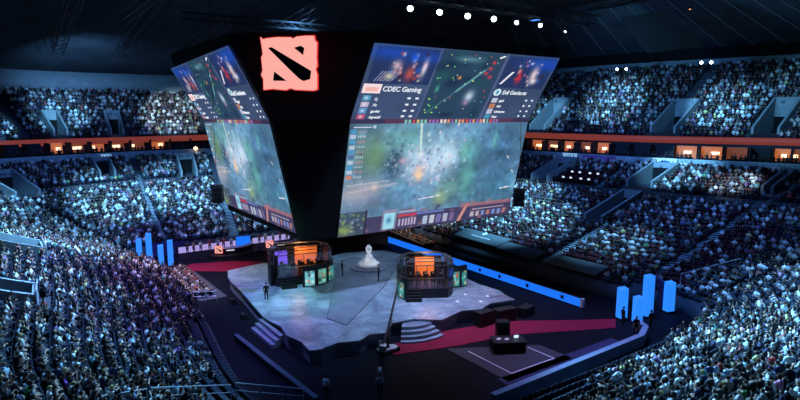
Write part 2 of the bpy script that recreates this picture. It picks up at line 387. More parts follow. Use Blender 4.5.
# suites: rooms between partitions, lamplight put into emissive back walls
suites = []
k = 0
for s in list(range(128, 340, 7)) + list(range(392, 520, 7)):
    a, b = s, s + 6
    Pa, Pb = RB[a % NS] + OUT[a % NS] * 2.6, RB[b % NS] + OUT[b % NS] * 2.6
    c = (Pa + Pb) / 2; d = Pb - Pa; L = np.linalg.norm(d); ang = math.atan2(d[1], d[0])
    nrm = -OUT[(s + 3) % NS]; zb = float(ZB[s % NS])
    lit = rng.random()
    e = empty('hospitality_suite', (c[0], c[1], zb + 0.4), ang)
    loc_front = -1 if (nrm[0] * -math.sin(ang) + nrm[1] * math.cos(ang)) < 0 else 1
    hh = 2.5
    mm = M['suiteglow'] if lit > 0.62 else M['suitedimglow']  # room light painted as emission of the wall itself
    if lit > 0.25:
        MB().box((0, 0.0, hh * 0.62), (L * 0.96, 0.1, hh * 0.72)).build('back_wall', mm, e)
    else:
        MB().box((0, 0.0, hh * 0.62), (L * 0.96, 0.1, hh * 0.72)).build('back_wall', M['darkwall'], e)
    MB().box((L * 0.5, loc_front * 1.0, hh * 0.5), (0.14, 2.0, hh)).build('partition', M['darkwall'], e)
    MB().box((0, loc_front * 1.2, 0.45), (L * 0.8, 0.35, 0.9)).build('counter', M['darkwall'], e)
    if lit > 0.35:
        MB().box((rng.uniform(-.3, .3) * L, loc_front * 0.3, hh * 0.62), (rng.uniform(0.5, 1.4), 0.08, 0.4)).build('lamp', M['suitelamp'], e)
    where = 'right' if s < 350 else 'left'
    suites.append((e, where, lit))
for wh in ('right', 'left'):
    for q, (e, w_, lit) in enumerate([x for x in suites if x[1] == wh]):
        st = 'brightly lit orange' if lit > 0.62 else ('dimly lit brown' if lit > 0.25 else 'dark')
        pos = {'right': 'right stand', 'left': 'far left stand'}[wh]
        ordn = ['first', 'second', 'third', 'fourth', 'fifth', 'sixth', 'seventh', 'eighth', 'ninth', 'tenth', 'eleventh', 'twelfth', 'thirteenth', 'fourteenth', 'fifteenth', 'sixteenth', 'seventeenth', 'eighteenth', 'nineteenth', 'twentieth'][q % 20]
        extra = ' far-half' if q >= 20 else ''
        tag(e, f'{st} suite under the ribbon board, {pos}, {ordn}{extra} from {"near end" if wh == "right" else "far corner"}', 'suite', f'hospitality suites {pos}')

# back wall strips over the upper deck, main beam and roof
def topring(off, dz):
    rows = np.array([NU(s) for s in range(NS)], float)
    P = RC + OUT * (0.86 * rows + off)[:, None]
    return P, ZC + 0.60 * rows + dz
Pt, zt = topring(0, 0)
band('wall_right', Pt, 0.2, zt - 1.0, zt + 1.6, M['strip'], 120, 318, kind='structure')
band('wall_back', Pt, 0.2, zt - 1.0, zt + 3.2, M['strip'], 356, 560, kind='structure')
band('wall_corner', Pt, 0.2, zt - 1.0, zt + 3.2, M['darkwall'], 318, 356, kind='structure')
band('roof_beam', Pt, -1.6, zt + 1.0, zt + 2.7, M['black'], 120, 330, thick=1.2, label='thick black roof edge beam above the right upper deck', cat='beam')
# ceiling: faceted roof rising from the rear walls
cen = np.array([30.0, 48.0])
V = []; Fq = []; idx = list(range(100, 600, 10)); n = len(idx)
for fr, z in ((1.04, 27.6), (0.72, 34.5), (0.40, 38.5), (0.05, 40.0)):
    for s in idx:
        p = cen + (Pt[s % NS] - cen) * fr
        V.append((p[0], p[1], z - (2.0 if (s > 356 and fr > 1) else 0)))
for rr in range(3):
    for k in range(n - 1): Fq.append((rr * n + k, rr * n + k + 1, (rr + 1) * n + k + 1, (rr + 1) * n + k))
tag(mesh_np('ceiling', V, Fq, [M['ceil']]), kind='structure')
# roof seams, each a thin pale purlin under the panels of the right half, and darker trusses
q = 0
for s in range(136, 330, 9):
    p0 = cen + (Pt[s] - cen) * 1.0; p1 = cen + (Pt[s] - cen) * 0.73
    MB().tube([(p0[0], p0[1], 28.3), (p1[0], p1[1], 34.1)], 0.07).build('roof_purlin', M['purlin'],
        label='thin pale purlin seam between dark ceiling panels above the right stand', cat='purlin', group='ceiling purlins over the right stand')
def truss(name, a, b, w, n, m, **kw):
    a = Vector(a); b = Vector(b); d = (b - a).normalized(); sd = d.cross(Vector((0, 0, 1))).normalized() * w / 2; u_ = Vector((0, 0, w / 2))
    e = empty(name, tuple(a), 0, **kw)
    cor = [sd + u_, sd - u_, -sd - u_, -sd + u_]
    for c in cor:
        MB().tube([c, (b - a) + c], 0.07, 5).build('chord', m, e)
    t = MB()
    for i in range(n):
        f0, f1 = (b - a) * (i / n), (b - a) * ((i + 1) / n)
        for j in range(4):
            t.tube([f0 + cor[j], f1 + cor[(j + 1) % 4]], 0.035, 4)
    t.build('lacing', m, e)
    return e
truss('lighting_truss', (22.5, 35.6, 27.0), (47, 35.9, 27.0), 0.8, 24, M['steel'], label='long dark box truss carrying the row of white stage lamps', cat='truss')
truss('lighting_truss', (52, 28, 29.5), (52, 62, 29.5), 0.8, 26, M['steel'], label='dark box truss hung high above the right stand', cat='truss')
truss('lighting_truss', (19, 74, 30), (46, 74, 30), 0.8, 20, M['steel'], label='dark box truss behind the hanging screens', cat='truss')
truss('lighting_truss', (12.5, 44, 29), (12.5, 76, 29), 0.8, 24, M['steel'], label='dark box truss above the left side of the floor', cat='truss')
q = 0
cpos = [((8 + 9 * i, 60 - 1.0 * i, 33), (8 + 9 * i, 108, 27.5 + 0.0 * i)) for i in range(5)]
for i, (a, b) in enumerate(cpos):
    truss('roof_truss', a, b, 1.4, 16, M['steel'], label='%s roof truss from the left, running to the far end wall' % ['first', 'second', 'third', 'fourth', 'fifth'][i], cat='truss', group='roof trusses to the end wall')
cat1 = truss('catwalk', (60, 30, 32), (64, 90, 31), 1.2, 20, M['steel'], label='dark maintenance catwalk under the ceiling panels at upper right', cat='catwalk')
# big dark drape hanging under the panels at the right
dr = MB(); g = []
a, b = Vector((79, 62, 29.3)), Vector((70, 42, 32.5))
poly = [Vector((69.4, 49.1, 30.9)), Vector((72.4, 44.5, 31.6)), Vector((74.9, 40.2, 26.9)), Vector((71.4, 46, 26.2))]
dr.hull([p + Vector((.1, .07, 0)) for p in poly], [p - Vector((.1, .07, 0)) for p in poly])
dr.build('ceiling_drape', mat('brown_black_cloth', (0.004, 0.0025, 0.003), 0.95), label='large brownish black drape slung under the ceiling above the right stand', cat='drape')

# ------------------------------------------------------------------ vomitories
vlabels = {0: 'concrete stair entrance at the back of the right stand, beside the hanging screen', 1: 'concrete stair entrance under a pale sign with a blue oval, right stand',
           2: 'concrete stair entrance midway up the right stand, stairs leading down from it', 3: 'concrete stair entrance at the far right edge, top of the lower stand',
           4: 'concrete stair entrance below a small sign at the top of the left stand', 5: 'dark concrete stair entrance in the left stand, beside the left screen',
           6: 'wide concrete entrance at the left edge under the suites', 7: 'concrete entrance with a railing in the near left crowd', 8: 'concrete ledge entrance higher up in the left crowd at the frame edge',
           9: 'pale concrete entrance in the right upper deck, in the bright crowd', 10: 'pale concrete entrance in the upper deck at the right frame edge', 11: 'concrete entrance in the upper deck beside the hanging screen top',
           12: 'pale slanted concrete entrance in the left upper deck', 13: 'boxy concrete entrance in the left upper deck', 14: 'concrete entrance at the left end of the upper deck'}
for vi, (s0, s1, r0, r1, deck) in enumerate(VOMS):
    fn = low if deck == 'low' else up
    P0, z0 = fn(r0); P1, z1 = fn(r1)
    base = P0[s0]; zf = float(z0[s0]) - 0.05
    e = empty('stair_entrance', (base[0], base[1], zf), 0, vlabels[vi], 'entrance', 'concrete stair entrances')
    L0 = lambda p, z: (p[0] - base[0], p[1] - base[1], z - zf)
    hi = 0.95
    for si in (s0, s1):
        rows = list(range(r0, r1 + 1))
        top = [np.append(fn(r)[0][si], float(fn(r)[1][si]) + hi) for r in rows]
        dv = (P0[s1] - P0[s0]); dv = dv / np.linalg.norm(dv) * (0.3 if si == s0 else -0.3)
        w = MB()
        for qq in range(len(rows) - 1):
            a, b = top[qq], top[qq + 1]
            ring = [L0(a, zf), L0(b, zf), L0(b, b[2]), L0(a, a[2])]
            ring2 = [(p[0] + dv[0], p[1] + dv[1], p[2]) for p in ring]
            w.hull(ring, ring2)
        w.build('side_wall', M['concrete'], e)
    # floor of the ramp, portal
    pl = [L0(P0[s0], 0)[:2], L0(P0[s1], 0)[:2], L0(P1[s1], 0)[:2], L0(P1[s0], 0)[:2]]
    MB().prism(pl, 0, 0.04).build('ramp', M['tier'], e)
    a, b = P1[s0], P1[s1]; zt1 = float(z1[s0]) + hi
    oo = OUT[s0] * 0.25
    pl = [L0(a, 0)[:2], L0(b, 0)[:2], L0(b + oo, 0)[:2], L0(a + oo, 0)[:2]]
    hd = min(2.4, (zt1 - zf) * 0.75)
    MB().prism(pl, hd, zt1 - zf).build('header', M['concrete'], e)
    pl2 = [L0(a - oo * .2, 0)[:2], L0(b - oo * .2, 0)[:2], L0(b + oo * .5, 0)[:2], L0(a + oo * .5, 0)[:2]]
    MB().prism(pl2, 0.04, hd).build('portal_shade', M['black'], e)  # black panel stands in for the shade inside the entrance
    if vi in (7, 8):
        a, b = P0[s0], P0[s1]
        w = MB(); oo = OUT[s0] * 0.3
        pl = [L0(a, 0)[:2], L0(b, 0)[:2], L0(b + oo, 0)[:2], L0(a + oo, 0)[:2]]
        w.prism(pl, -0.9, 1.0).build('front_parapet', M['concrete'], e)
        w = MB()
        for hh in (1.15, 1.35): w.tube([L0(a, zf + hh), L0(b, zf + hh)], 0.03)
        for q_ in range(6):
            p = a + (b - a) * q_ / 5; w.tube([L0(p, zf + 0.95), L0(p, zf + 1.35)], 0.025)
        w.build('handrail', M['rail'], e)

# aisle stairs: pale edge on every step
def stairs(s, r0, r1, label, width=1.3, low=low):
    P0 = low(r0)[0][s]
    e = empty('aisle_stairs', (P0[0], P0[1], float(low(r0)[1][s])), 0, label, 'stairs', 'aisle stairs in the stands')
    t = MB(); z00 = float(low(r0)[1][s])
    d = RA[(s + 1) % NS] - RA[(s - 1) % NS]; d = d / np.linalg.norm(d) * width / 2
    for r in range(r0, r1):
        for hf in (0, 0.5):
            a = low(r + hf)[0][s]; b = low(r + hf + 0.5)[0][s]; z = float(low(r)[1][s]) + (0.02 if hf == 0 else float(low(r + 1)[1][s] - low(r)[1][s]) * 0.5)
            pl = [(a - d - P0), (a + d - P0), (b + d - P0), (b - d - P0)]
            t.prism([tuple(x) for x in pl], z - z00 - 0.01, z - z00 + 0.03)
    t.build('step', M['concrete'], e)
    w = MB()
    top = [np.append(low(r)[0][s] + d * 1.05 - P0, float(low(r)[1][s]) - z00 + 0.95) for r in range(r0, r1 + 1, 1)]
    if len(top) > 1: w.tube([tuple(p) for p in top], 0.035, 5)
    for p in top[::3]: w.tube([tuple(p), (p[0], p[1], p[2] - 0.95)], 0.025, 4)
    w.build('handrail', M['steel'], e)
stairs(224, 1, 12, 'pale lit steps leading down the right stand to the blue barrier')
stairs(187, 5, 24, 'long pale steps with a handrail climbing to the far right edge')
stairs(286, 9, 18, 'pale lit aisle steps up the right upper deck nearest the hanging screen', 1.5, up)
stairs(238, 8, 17, 'pale lit aisle steps above the middle entrance of the right upper deck', 1.5, up)
stairs(419, 0, 14, 'pale lit steps in the far left stand just beside the left screen')
stairs(243, 22, 29, 'short steps beside the entrance under the pale sign', 1.0)
stairs(447, 2, 24, 'dark aisle steps down the middle of the far left stand', 0.8)

# signs on the concourse parapet
def parapet_sign(s, w, h, zoff, mats_, label, oval=True, name='sign'):
    p = RB[s] - OUT[s] * 0.12; d = RB[s + 1] - RB[s - 1]; ang = math.atan2(d[1], d[0])
    e = empty(name, (p[0], p[1], float(ZB[s]) + zoff), ang, label, 'sign')
    MB().box((0, 0, 0), (w, 0.12, h)).build('board', mats_, e)
    if oval:
        f = -1 if (-OUT[s][0] * -math.sin(ang) - OUT[s][1] * math.cos(ang)) < 0 else 1
        t = MB().lathe([(0.01, 0), (0.85, 0), (0.85, 0.03), (0.01, 0.03)], 24, sy=0.42)
        t.v = [(x, f * (0.07 + z), y) for x, y, z in t.v]
        t.build('oval_emblem', M['signblue'], e)
    return e
parapet_sign(232, 3.2, 1.35, 0.45, M['sign'], 'pale sign with a blue oval emblem on the right stand parapet')
parapet_sign(267, 2.6, 1.0, 0.6, M['sign'], 'small pale sign on the parapet above the entrance beside the screen', False)
parapet_sign(255, 5.5, 1.1, 0.45, mat('violet_board', (0.1, 0.06, 0.2), 0.6, noise=0, emit=lin((0.14, 0.11, 0.33))), 'long dim violet board on the right stand parapet', False)
parapet_sign(456, 1.7, 1.1, 0.35, M['sign'], 'small pale sign on the left stand parapet above an entrance', False)

# ------------------------------------------------------------------ dasher barriers round the floor
def barrier(name, pts, h, th, label, m=None):
    e = empty(name, (pts[0][0], pts[0][1], 0), 0, label, 'barrier')
    b = MB(); c = MB()
    for i in range(len(pts) - 1):
        p, q = Vector(pts[i]) - Vector(pts[0]), Vector(pts[i + 1]) - Vector(pts[0])
        d = (q - p).normalized(); nn = Vector((-d[1], d[0])) * th / 2
        b.prism([tuple(p - nn), tuple(q - nn), tuple(q + nn), tuple(p + nn)], 0, h)
        nn = nn * 1.5
        c.prism([tuple(p - nn), tuple(q - nn), tuple(q + nn), tuple(p + nn)], h, h + 0.08)
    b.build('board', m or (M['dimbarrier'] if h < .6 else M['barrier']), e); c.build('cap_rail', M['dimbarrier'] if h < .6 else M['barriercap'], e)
    return e
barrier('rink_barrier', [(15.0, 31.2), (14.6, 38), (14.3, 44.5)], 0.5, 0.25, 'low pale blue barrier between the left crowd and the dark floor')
barrier('rink_barrier', [(24, 24.6), (34, 24.9), (40.6, 25.1), (42.6, 26.0), (43.4, 27.4)], 0.9, 0.3, 'low pale blue barrier curving round the near right corner of the floor')
# dark purple run-off mat inside the near barrier
MB().prism([(27, 26.2), (40, 26.3), (40, 27.4), (27, 27.3)], 0.0, 0.05).build('floor_mat', mat('navy_mat', (0.03, 0.03, 0.10), 0.8), label='dark navy strip mat beside the near right barrier', cat='mat')

# long LED barrier on the right side of the stage
e = empty('led_barrier', (44.1, 33.6, 0), 0, 'long glowing blue LED barrier right of the stage', 'led barrier')
MB().box((0.15, 16.8, 0.45), (0.3, 33.6, 0.9)).build('body', M['plastic'], e)
MB().box((-0.02, 16.8, 0.5), (0.06, 33.4, 0.8)).build('led_face', M['bluelamp'], e)
t = MB()
for y in (2.3, 6.9, 11, 14.2): t.box((-0.06, y, 0.5), (0.03, 0.35, 0.35))
t.build('dark_badge', M['plastic'], e)
MB().box((-0.01, -0.1, 0.55), (0.34, 0.25, 0.85)).build('end_post', M['white'], e)

# blue light columns
for i, (x, y, h, w, lb) in enumerate([(44.7, 29.7, 2.9, .78, 'short blue light column nearest the red walkway at right'), (47.1, 28.7, 3.9, .78, 'tallest blue light column of the right cluster'),
        (44.95, 28.3, 2.4, .72, 'lowest blue light column in front of the right cluster'), (49.9, 28.3, 2.9, .8, 'rightmost blue light column before the dark tunnel'),
        (12.9, 76.6, 2.8, .62, 'leftmost blue light column at the far left corner'), (13.8, 75.2, 3.6, .66, 'tall blue light column, second from left at the far left corner'),
        (14.0, 69.6, 3.2, .6, 'third blue light column from left, beside the red walkway'), (15.5, 71.6, 3.2, .62, 'blue light column nearest the far press desks')]):
    e = empty('light_column', (x, y, 0), TH * -1 + 0.3, lb, 'light column', 'blue light columns')
    MB().box((0, 0, 0.08), (w * 1.1, w * 0.9, 0.16)).build('base', M['plastic'], e)
    t = MB(); ww = w / 2; dd = w * 0.4
    t.hull([(-ww, -dd, 0.16), (ww, -dd, 0.16), (ww, dd, 0.16), (-ww, dd, 0.16)], [(-ww * .95, -dd, h - 0.12), (ww * .95, -dd, h - 0.02), (ww * .95, dd, h + 0.06), (-ww * .95, dd, h)])
    t.build('glowing_sleeve', M['pillar'], e)
MB().box((51.2, 30.2, 1.3), (2.6, 0.3, 2.6), rz=0.9).build('tunnel_wall', M['purplewall'], label='violet lit tunnel wall behind the right light columns', cat='wall panel')
MB().box((16.4, 78.0, .8), (4.5, 0.25, 1.6), rz=-0.1).build('tunnel_wall', M['purplewall'], label='violet lit wall panel behind the left light columns', cat='wall panel')

# ------------------------------------------------------------------ red walkways
MB().prism([(23.6, 36.6), (23.4, 34.8), (28.5, 33.4), (33.9, 32.5), (42.3, 28.6), (44.2, 29.9), (40, 32.4), (35.1, 35.5), (28, 36.6)], 0.0, 0.04).build('red_carpet', M['red'], label='red carpet walkway from the stage steps to the right corner', cat='carpet')
MB().prism([(16.0, 68.6), (17.6, 71.2), (22.5, 69.6), (25.6, 67.0), (24.4, 63.2), (20, 65.6)], 0.0, 0.04).build('red_carpet', M['red'], label='red carpet walkway from the far left corner to the stage', cat='carpet')

# ------------------------------------------------------------------ stage
ZS = 1.2
edge = [(19.2,61.5),(18.4,59.0),(18.1,57.0),(17.9,53.5),(17.6,50.7),(17.3,47.9),(17.0,45.0),(17.4,42.5),(17.0,40.5),(17.4,38.6),(17.2,36.8),(18.0,36.5),(19.6,36.9),(21.2,36.3),(22.4,36.9),(23.6,36.5),
        (25.2,37.9),(27.2,37.8),(29.2,36.2),(32.0,37.0),(33.7,36.3),(35.4,37.0),(38.1,36.5),(38.3,38.0),(38.9,39.3),(38.6,42),(39.1,45.3),(39.0,50.4),(39.4,55.6),(38.7,59.7),(36.2,60.6),(33.7,61.3),(31.1,60.6),(28,61.6),(23.8,62.4)]
st = empty('stage', (28, 49, 0), 0, 'large raised stage printed with blue grey cracked stone, jagged outline', 'stage')
loc = lambda p: (p[0] - 28, p[1] - 49)
MB().prism([loc(p) for p in edge], 1.06, ZS).build('deck', M['stage'], st)
inner = [((p[0] - 28) * 0.985, (p[1] - 49) * 0.985) for p in edge]
MB().prism(inner, 0, 1.06).build('fascia', M['stageside'], st)
iw = [(21.3,41.9),(21.9,39.6),(30.4,46.9),(36.9,53.8),(33.0,58.5),(30.5,57.0)]
MB().prism([loc(p) for p in iw], ZS, ZS + 0.025).build('walkway_inlay', M['inlay'], st)
t = MB()
for a, b in zip(iw, iw[1:] + iw[:1]):
    a, b = loc(a), loc(b)
    t.tube([(a[0], a[1], ZS + 0.03), (b[0], b[1], ZS + 0.03)], 0.035, 4)
t.build('inlay_edge', M['steel'], st)
# concentric steps at the front right, straight steps at the left
def arc_steps(cx, cy, a0, a1, r0, n, parent, m):
    for i in range(n):
        rr = r0 + 0.42 * i; z1_ = ZS - 0.26 * (i + 0.9)
        pts = [(cx - 28 + rr * math.cos(R(a)), cy - 49 + rr * math.sin(R(a))) for a in np.linspace(a0, a1, 12)]
        pts += [(cx - 28, cy - 49)]
        MB().prism(pts, 0, z1_).build('step', m, parent)
arc_steps(27.6, 39.6, 232, 288, 3.0, 4, st, M['stageside'])
for i in range(3):
    MB().box((17.1 - 28 - 0.15 - 0.35 * i, 43.6 - 49, (ZS - 0.3 * (i + 1)) / 2), (0.35, 4.6, ZS - 0.3 * (i + 1))).build('step', M['stageside'], st)
for x, y in ((35.2, 40.2), (36.6, 38.6), (33.2, 39.0), (35.0, 37.8)):
    e = MB().lathe([(0.12, 0), (0.14, 0.05), (0.1, 0.09)], 12).build('floor_lamp', M['laptop'], label='small white floor light set on the stage right of the booth', cat='floor light', group='floor lights on the stage')
    e.location = (x, y, ZS)

# trophy on its round plinth
e = empty('trophy_plinth', (32.6, 53.6, ZS), 0, 'round three stepped pale plinth at the middle of the stage', 'plinth')
for i, (r_, h) in enumerate(((2.1, 0.22), (1.6, 0.44), (1.15, 0.66))):
    MB().lathe([(r_, 0), (r_, h - 0.04), (r_ - 0.04, h)], 40).build('step', M['stageside'] if i < 2 else M['white'], e)
e = empty('trophy', (32.6, 53.6, ZS + 0.66), -TH, 'white stone mound with an upright winged shield trophy', 'trophy')
t = MB().lathe([(0.95, 0), (1.0, 0.1), (0.82, 0.32), (0.75, 0.42), (0.5, 0.6), (0.44, 0.82), (0.26, 0.95), (0.2, 1.05)], 9, sy=0.85)
t.v = [(x * (1 + 0.09 * math.sin(7 * x + 5 * z)), y * (1 + 0.1 * math.cos(6 * y + 4 * z)), z) for x, y, z in t.v]
t.v = [(x * .85, y * .85, z) for x, y, z in t.v]; t.build('rock_mound', M['white'], e)
sh = [(0, 0), (0.2, 0.12), (0.33, 0.4), (0.36, 0.75), (0.2, 0.9), (0.1, 1.1), (0, 0.98), (-0.1, 1.1), (-0.2, 0.9), (-0.36, 0.75), (-0.33, 0.4), (-0.2, 0.12)]
t = MB().prism(sh, -0.07, 0.07); t.v = [(x, z, y + 0.95) for x, y, z in t.v]; t.build('shield', M['white'], e)
t = MB().lathe([(0.01, -0.11), (0.16, -0.08), (0.18, 0), (0.16, 0.08), (0.01, 0.11)], 16); t.v = [(x, z, y + 1.5) for x, y, z in t.v]; t.build('boss', M['rail'], e)

# ------------------------------------------------------------------ picture on the hanging screens
class Canvas:
    def __init__(s, w, h, c):
        s.w, s.h = w, h; s.a = np.ones((h, w, 3)) * np.array(c)
        s.U, s.V = np.meshgrid((np.arange(w) + .5) / w, (np.arange(h) + .5) / h)
    def mix(s, k, c):
        k = np.clip(k, 0, 1)[..., None]; s.a = s.a * (1 - k) + np.array(c) * k
    def rect(s, u0, v0, u1, v1, c, k=1.0): s.mix(((s.U >= u0) & (s.U < u1) & (s.V >= v0) & (s.V < v1)) * k, c)
    def blob(s, u, v, ru, rv, c, k=1.0, hard=1.0, rot=0.0):
        du, dv = s.U - u, s.V - v
        x = du * math.cos(rot) + dv * math.sin(rot); y = -du * math.sin(rot) + dv * math.cos(rot)
        d = (x / ru) ** 2 + (y / rv) ** 2
        s.mix(np.exp(-d * hard) * k if hard < 3 else (d < 1) * k, c)
    def line(s, u0, v0, u1, v1, w, c, k=1.0):
        d = np.array([u1 - u0, v1 - v0]); L = np.hypot(*d); d /= L
        t = np.clip((s.U - u0) * d[0] + (s.V - v0) * d[1], 0, L)
        s.mix((np.hypot(s.U - u0 - t * d[0], s.V - v0 - t * d[1]) < w) * k, c)
    def noise(s, sc, amp, seed):
        g = np.random.default_rng(seed); n = np.zeros((s.h, s.w))
        for o_ in range(4):
            m = sc * 2 ** o_; gr = g.random((m + 2, m + 2)); x = s.U * m; y = s.V * m
            xi, yi = x.astype(int), y.astype(int); fx, fy = x - xi, y - yi; fx = fx * fx * (3 - 2 * fx); fy = fy * fy * (3 - 2 * fy)
            n += (gr[yi, xi] * (1 - fx) * (1 - fy) + gr[yi, xi + 1] * fx * (1 - fy) + gr[yi + 1, xi] * (1 - fx) * fy + gr[yi + 1, xi + 1] * fx * fy) / 2 ** o_
        n = (n - n.mean()) / n.std()
        s.a = np.clip(s.a * (1 + amp * n[..., None]), 0, 1); return n
pr = random.Random(3)
UP = Canvas(300, 110, (0.235, 0.30, 0.43)); UP.noise(4, 0.04, 1)
def player_cam(u0, u1, seed, blue_side):
    g = random.Random(seed)
    UP.rect(u0, .50, u1, .97, (0.15, 0.21, 0.38)); w = u1 - u0
    UP.blob(u0 + w * (.25 if blue_side else .8), .9, w * .45, .09, (0.12, 0.30, 0.72), .8); UP.blob(u0 + w * .9, .86, w * .25, .08, (0.12, 0.28, .70), .7)
    for _ in range(26):
        u = u0 + w * g.uniform(.28, .85); v = g.uniform(.54, .92)
        c = g.choice([(.85, .75, .8), (.9, .55, .55), (.15, .1, .2), (.9, .85, .7), (.1, .35, .8), (.7, .3, .3), (.85, .8, .9)])
        q_ = g.uniform(.006, .014); UP.blob(u, v, q_, q_ * g.uniform(2, 4.5), c, .9, 2)
player_cam(.02, .31, 5, True); player_cam(.69, .985, 9, False)
UP.blob(.20, .64, .03, .13, (0.78, .33, .30), .9, 2); UP.blob(.20, .86, .022, .08, (.12, .35, .85), 1, 2); UP.blob(.262, .72, .018, .16, (.85, .8, .88), 1, 2)
UP.blob(.11, .60, .03, .06, (.85, .85, .6), .9, 2); UP.blob(.13, .74, .03, .09, (.85, .72, .75), .9, 2)
for i in range(7): UP.line(.05 + i * .012, .53, .075 + i * .014, .66, .0022, (.7, .68, .8), .8)
UP.line(.705, .56, .75, .74, .007, (.92, .9, .95)); UP.blob(.80, .66, .022, .12, (.8, .18, .25), 1, 2); UP.blob(.885, .72, .03, .16, (.92, .82, .84), .95, 2); UP.blob(.9, .62, .03, .07, (.95, .9, .9), .9, 2)
UP.rect(.325, .02, .665, .99, (.17, .27, .37)); UP.rect(.312, 0, .318, 1, (.36, .42, .58)); UP.rect(.674, 0, .68, 1, (.36, .42, .58))
for _ in range(14): UP.blob(pr.uniform(.34, .65), pr.uniform(.05, .95), pr.uniform(.01, .05), pr.uniform(.03, .1), pr.choice([(.10, .20, .24), (.14, .33, .34), (.10, .17, .28)]), .7, 1)
UP.line(.36, .10, .60, .80, .006, (.30, .50, .54), .6); UP.line(.47, .42, .58, .74, .008, (.45, .75, .72), .6); UP.blob(.47, .88, .07, .04, (.45, .68, .72), .6)
for _ in range(34):
    UP.blob(pr.uniform(.34, .65), pr.uniform(.04, .95), .0032, .008, pr.choice([(.9, .9, .9), (.5, .9, .5), (.9, .35, .35), (.4, .8, .8), (.9, .9, .6)]), 1, 9)
for u, v in ((.615, .86), (.61, .77), (.595, .70), (.625, .65)): UP.blob(u, v, .016, .035, (.88, .25, .32), .95, 2)
for u, v in ((.35, .1), (.36, .2), (.345, .3), (.385, .1), (.40, .18)): UP.blob(u, v, .005, .013, (.7, .95, .4), .9, 9)
UP.blob(.365, .45, .013, .07, (.3, .65, .55), .9, 2); UP.blob(.555, .35, .035, .12, (.78, .85, .92), .95, 2); UP.blob(.55, .25, .02, .05, (.75, .5, .7), .7, 2); UP.blob(.46, .62, .013, .035, (.92, .6, .35), 1, 2)
UP.line(.64, .93, .66, .96, .008, (.95, .95, .95))
UP.rect(.01, .36, .092, .49, (.96, .86, .88)); UP.rect(.025, .39, .08, .45, (.95, .70, .68)); UP.blob(.712, .425, .022, .055, (.80, .92, .95), 1, 9); UP.blob(.712, .425, .01, .03, (.4, .6, .75), 1, 9)
for i, v in enumerate((.30, .21, .12, .035)):
    cl = [(.3, .65, .8), (.85, .75, .85), (.35, .6, .85), (.8, .3, .45)][i]
    UP.rect(.025, v - .035, .06, v + .04, cl, .8); UP.blob(.04, v, .012, .03, (.9, .92, .98), .8, 2)
    cl = [(.85, .9, .95), (.85, .55, .35), (.85, .85, .95), (.3, .65, .75)][i]
    UP.rect(.70, v - .035, .735, v + .04, cl, .8)
    for u in (.235, .275): UP.rect(u, v - .008, u + .014, v + .016, (.9, .92, .98))
    for u in (.915, .955): UP.rect(u, v - .008, u + .013, v + .016, (.9, .92, .98))
LO = Canvas(300, 160, (.36, .52, .64)); LO.noise(3, .07, 4)
for a in [(.10, .72, .10, .20, (.38, .52, .50), .9), (.14, .66, .05, .11, (.42, .55, .42), .7), (.22, .60, .045, .18, (.20, .32, .42), .8), (.27, .80, .10, .12, (.40, .62, .62), .8), (.34, .62, .10, .18, (.62, .72, .82), .7),
          (.42, .55, .12, .22, (.60, .74, .88), .75), (.52, .74, .10, .12, (.66, .82, .92), .8), (.50, .60, .06, .10, (.76, .86, .94), .8), (.66, .70, .05, .12, (.40, .68, .66), .8), (.68, .42, .05, .20, (.36, .66, .66), .7),
          (.58, .36, .08, .12, (.42, .62, .58), .7), (.52, .26, .04, .08, (.58, .66, .48), .8), (.85, .70, .15, .35, (.26, .42, .56), .9), (.88, .30, .14, .2, (.25, .45, .56), .8), (.12, .42, .12, .06, (.70, .66, .66), .6), (.08, .36, .10, .04, (.74, .70, .72), .6),
          (.30, .36, .12, .10, (.34, .56, .70), .7), (.14, .30, .1, .05, (.38, .50, .64), .8), (.80, .80, .02, .1, (.40, .66, .66), .7)]:
    LO.blob(a[0], a[1], a[2], a[3], a[4], a[5], 1)
LO.noise(9, .06, 8)
for _ in range(900):
    u, v = pr.random(), pr.uniform(.15, .95); q_ = pr.uniform(.004, .013); k_ = pr.uniform(.55, 1.5); j_ = (int(v * 160), int(u * 299)); c_ = LO.a[j_] * k_
    q_ *= 1.6; LO.blob(u, v, q_, q_ * pr.uniform(1.3, 2.6), tuple(np.clip(c_ * np.array([pr.uniform(.9, 1.15), 1, pr.uniform(.95, 1.1)]), 0, 1)), .38, 2)
LO.blob(.40, .62, .10, .16, (.74, .84, .93), .65, 1.2); LO.blob(.53, .66, .05, .10, (.84, .93, .98), .75, 1.4); LO.blob(.06, .36, .12, .12, (.72, .70, .76), .55, 1); LO.blob(.24, .62, .035, .15, (.16, .27, .36), .7, 1.5); LO.blob(.30, .82, .08, .10, (.42, .68, .68), .6, 1); LO.blob(.14, .70, .05, .12, (.42, .58, .44), .7, 1.2); LO.blob(.62, .70, .03, .09, (.45, .74, .70), .8, 1.4); LO.blob(.66, .45, .04, .16, (.42, .72, .70), .6, 1.2)
for _ in range(90):
    u, v = pr.gauss(.24, .025), pr.gauss(.62, .10); q_ = pr.uniform(.004, .010); LO.blob(u, v, q_, q_ * 2, pr.choice([(.16, .27, .36), (.34, .46, .58), (.24, .36, .40), (.5, .6, .68)]), .8, 2)
for _ in range(160):
    u, v = pr.gauss(.44, .085), pr.gauss(.60, .10); q_ = pr.uniform(.003, .011)
    LO.blob(u, v, q_, q_ * 2, pr.choice([(.85, .93, .98), (.75, .88, .96), (.82, .72, .82), (.35, .45, .6), (.9, .95, 1)]), .75, 2)
LO.blob(.375, .52, .035, .08, (.95, .78, .68), .95, 1.6); LO.blob(.38, .49, .018, .04, (.98, .86, .66), .9, 2); LO.blob(.28, .64, .03, .04, (.80, .66, .72), .8, 2); LO.blob(.15, .42, .025, .04, (.88, .78, .76), .9, 2)
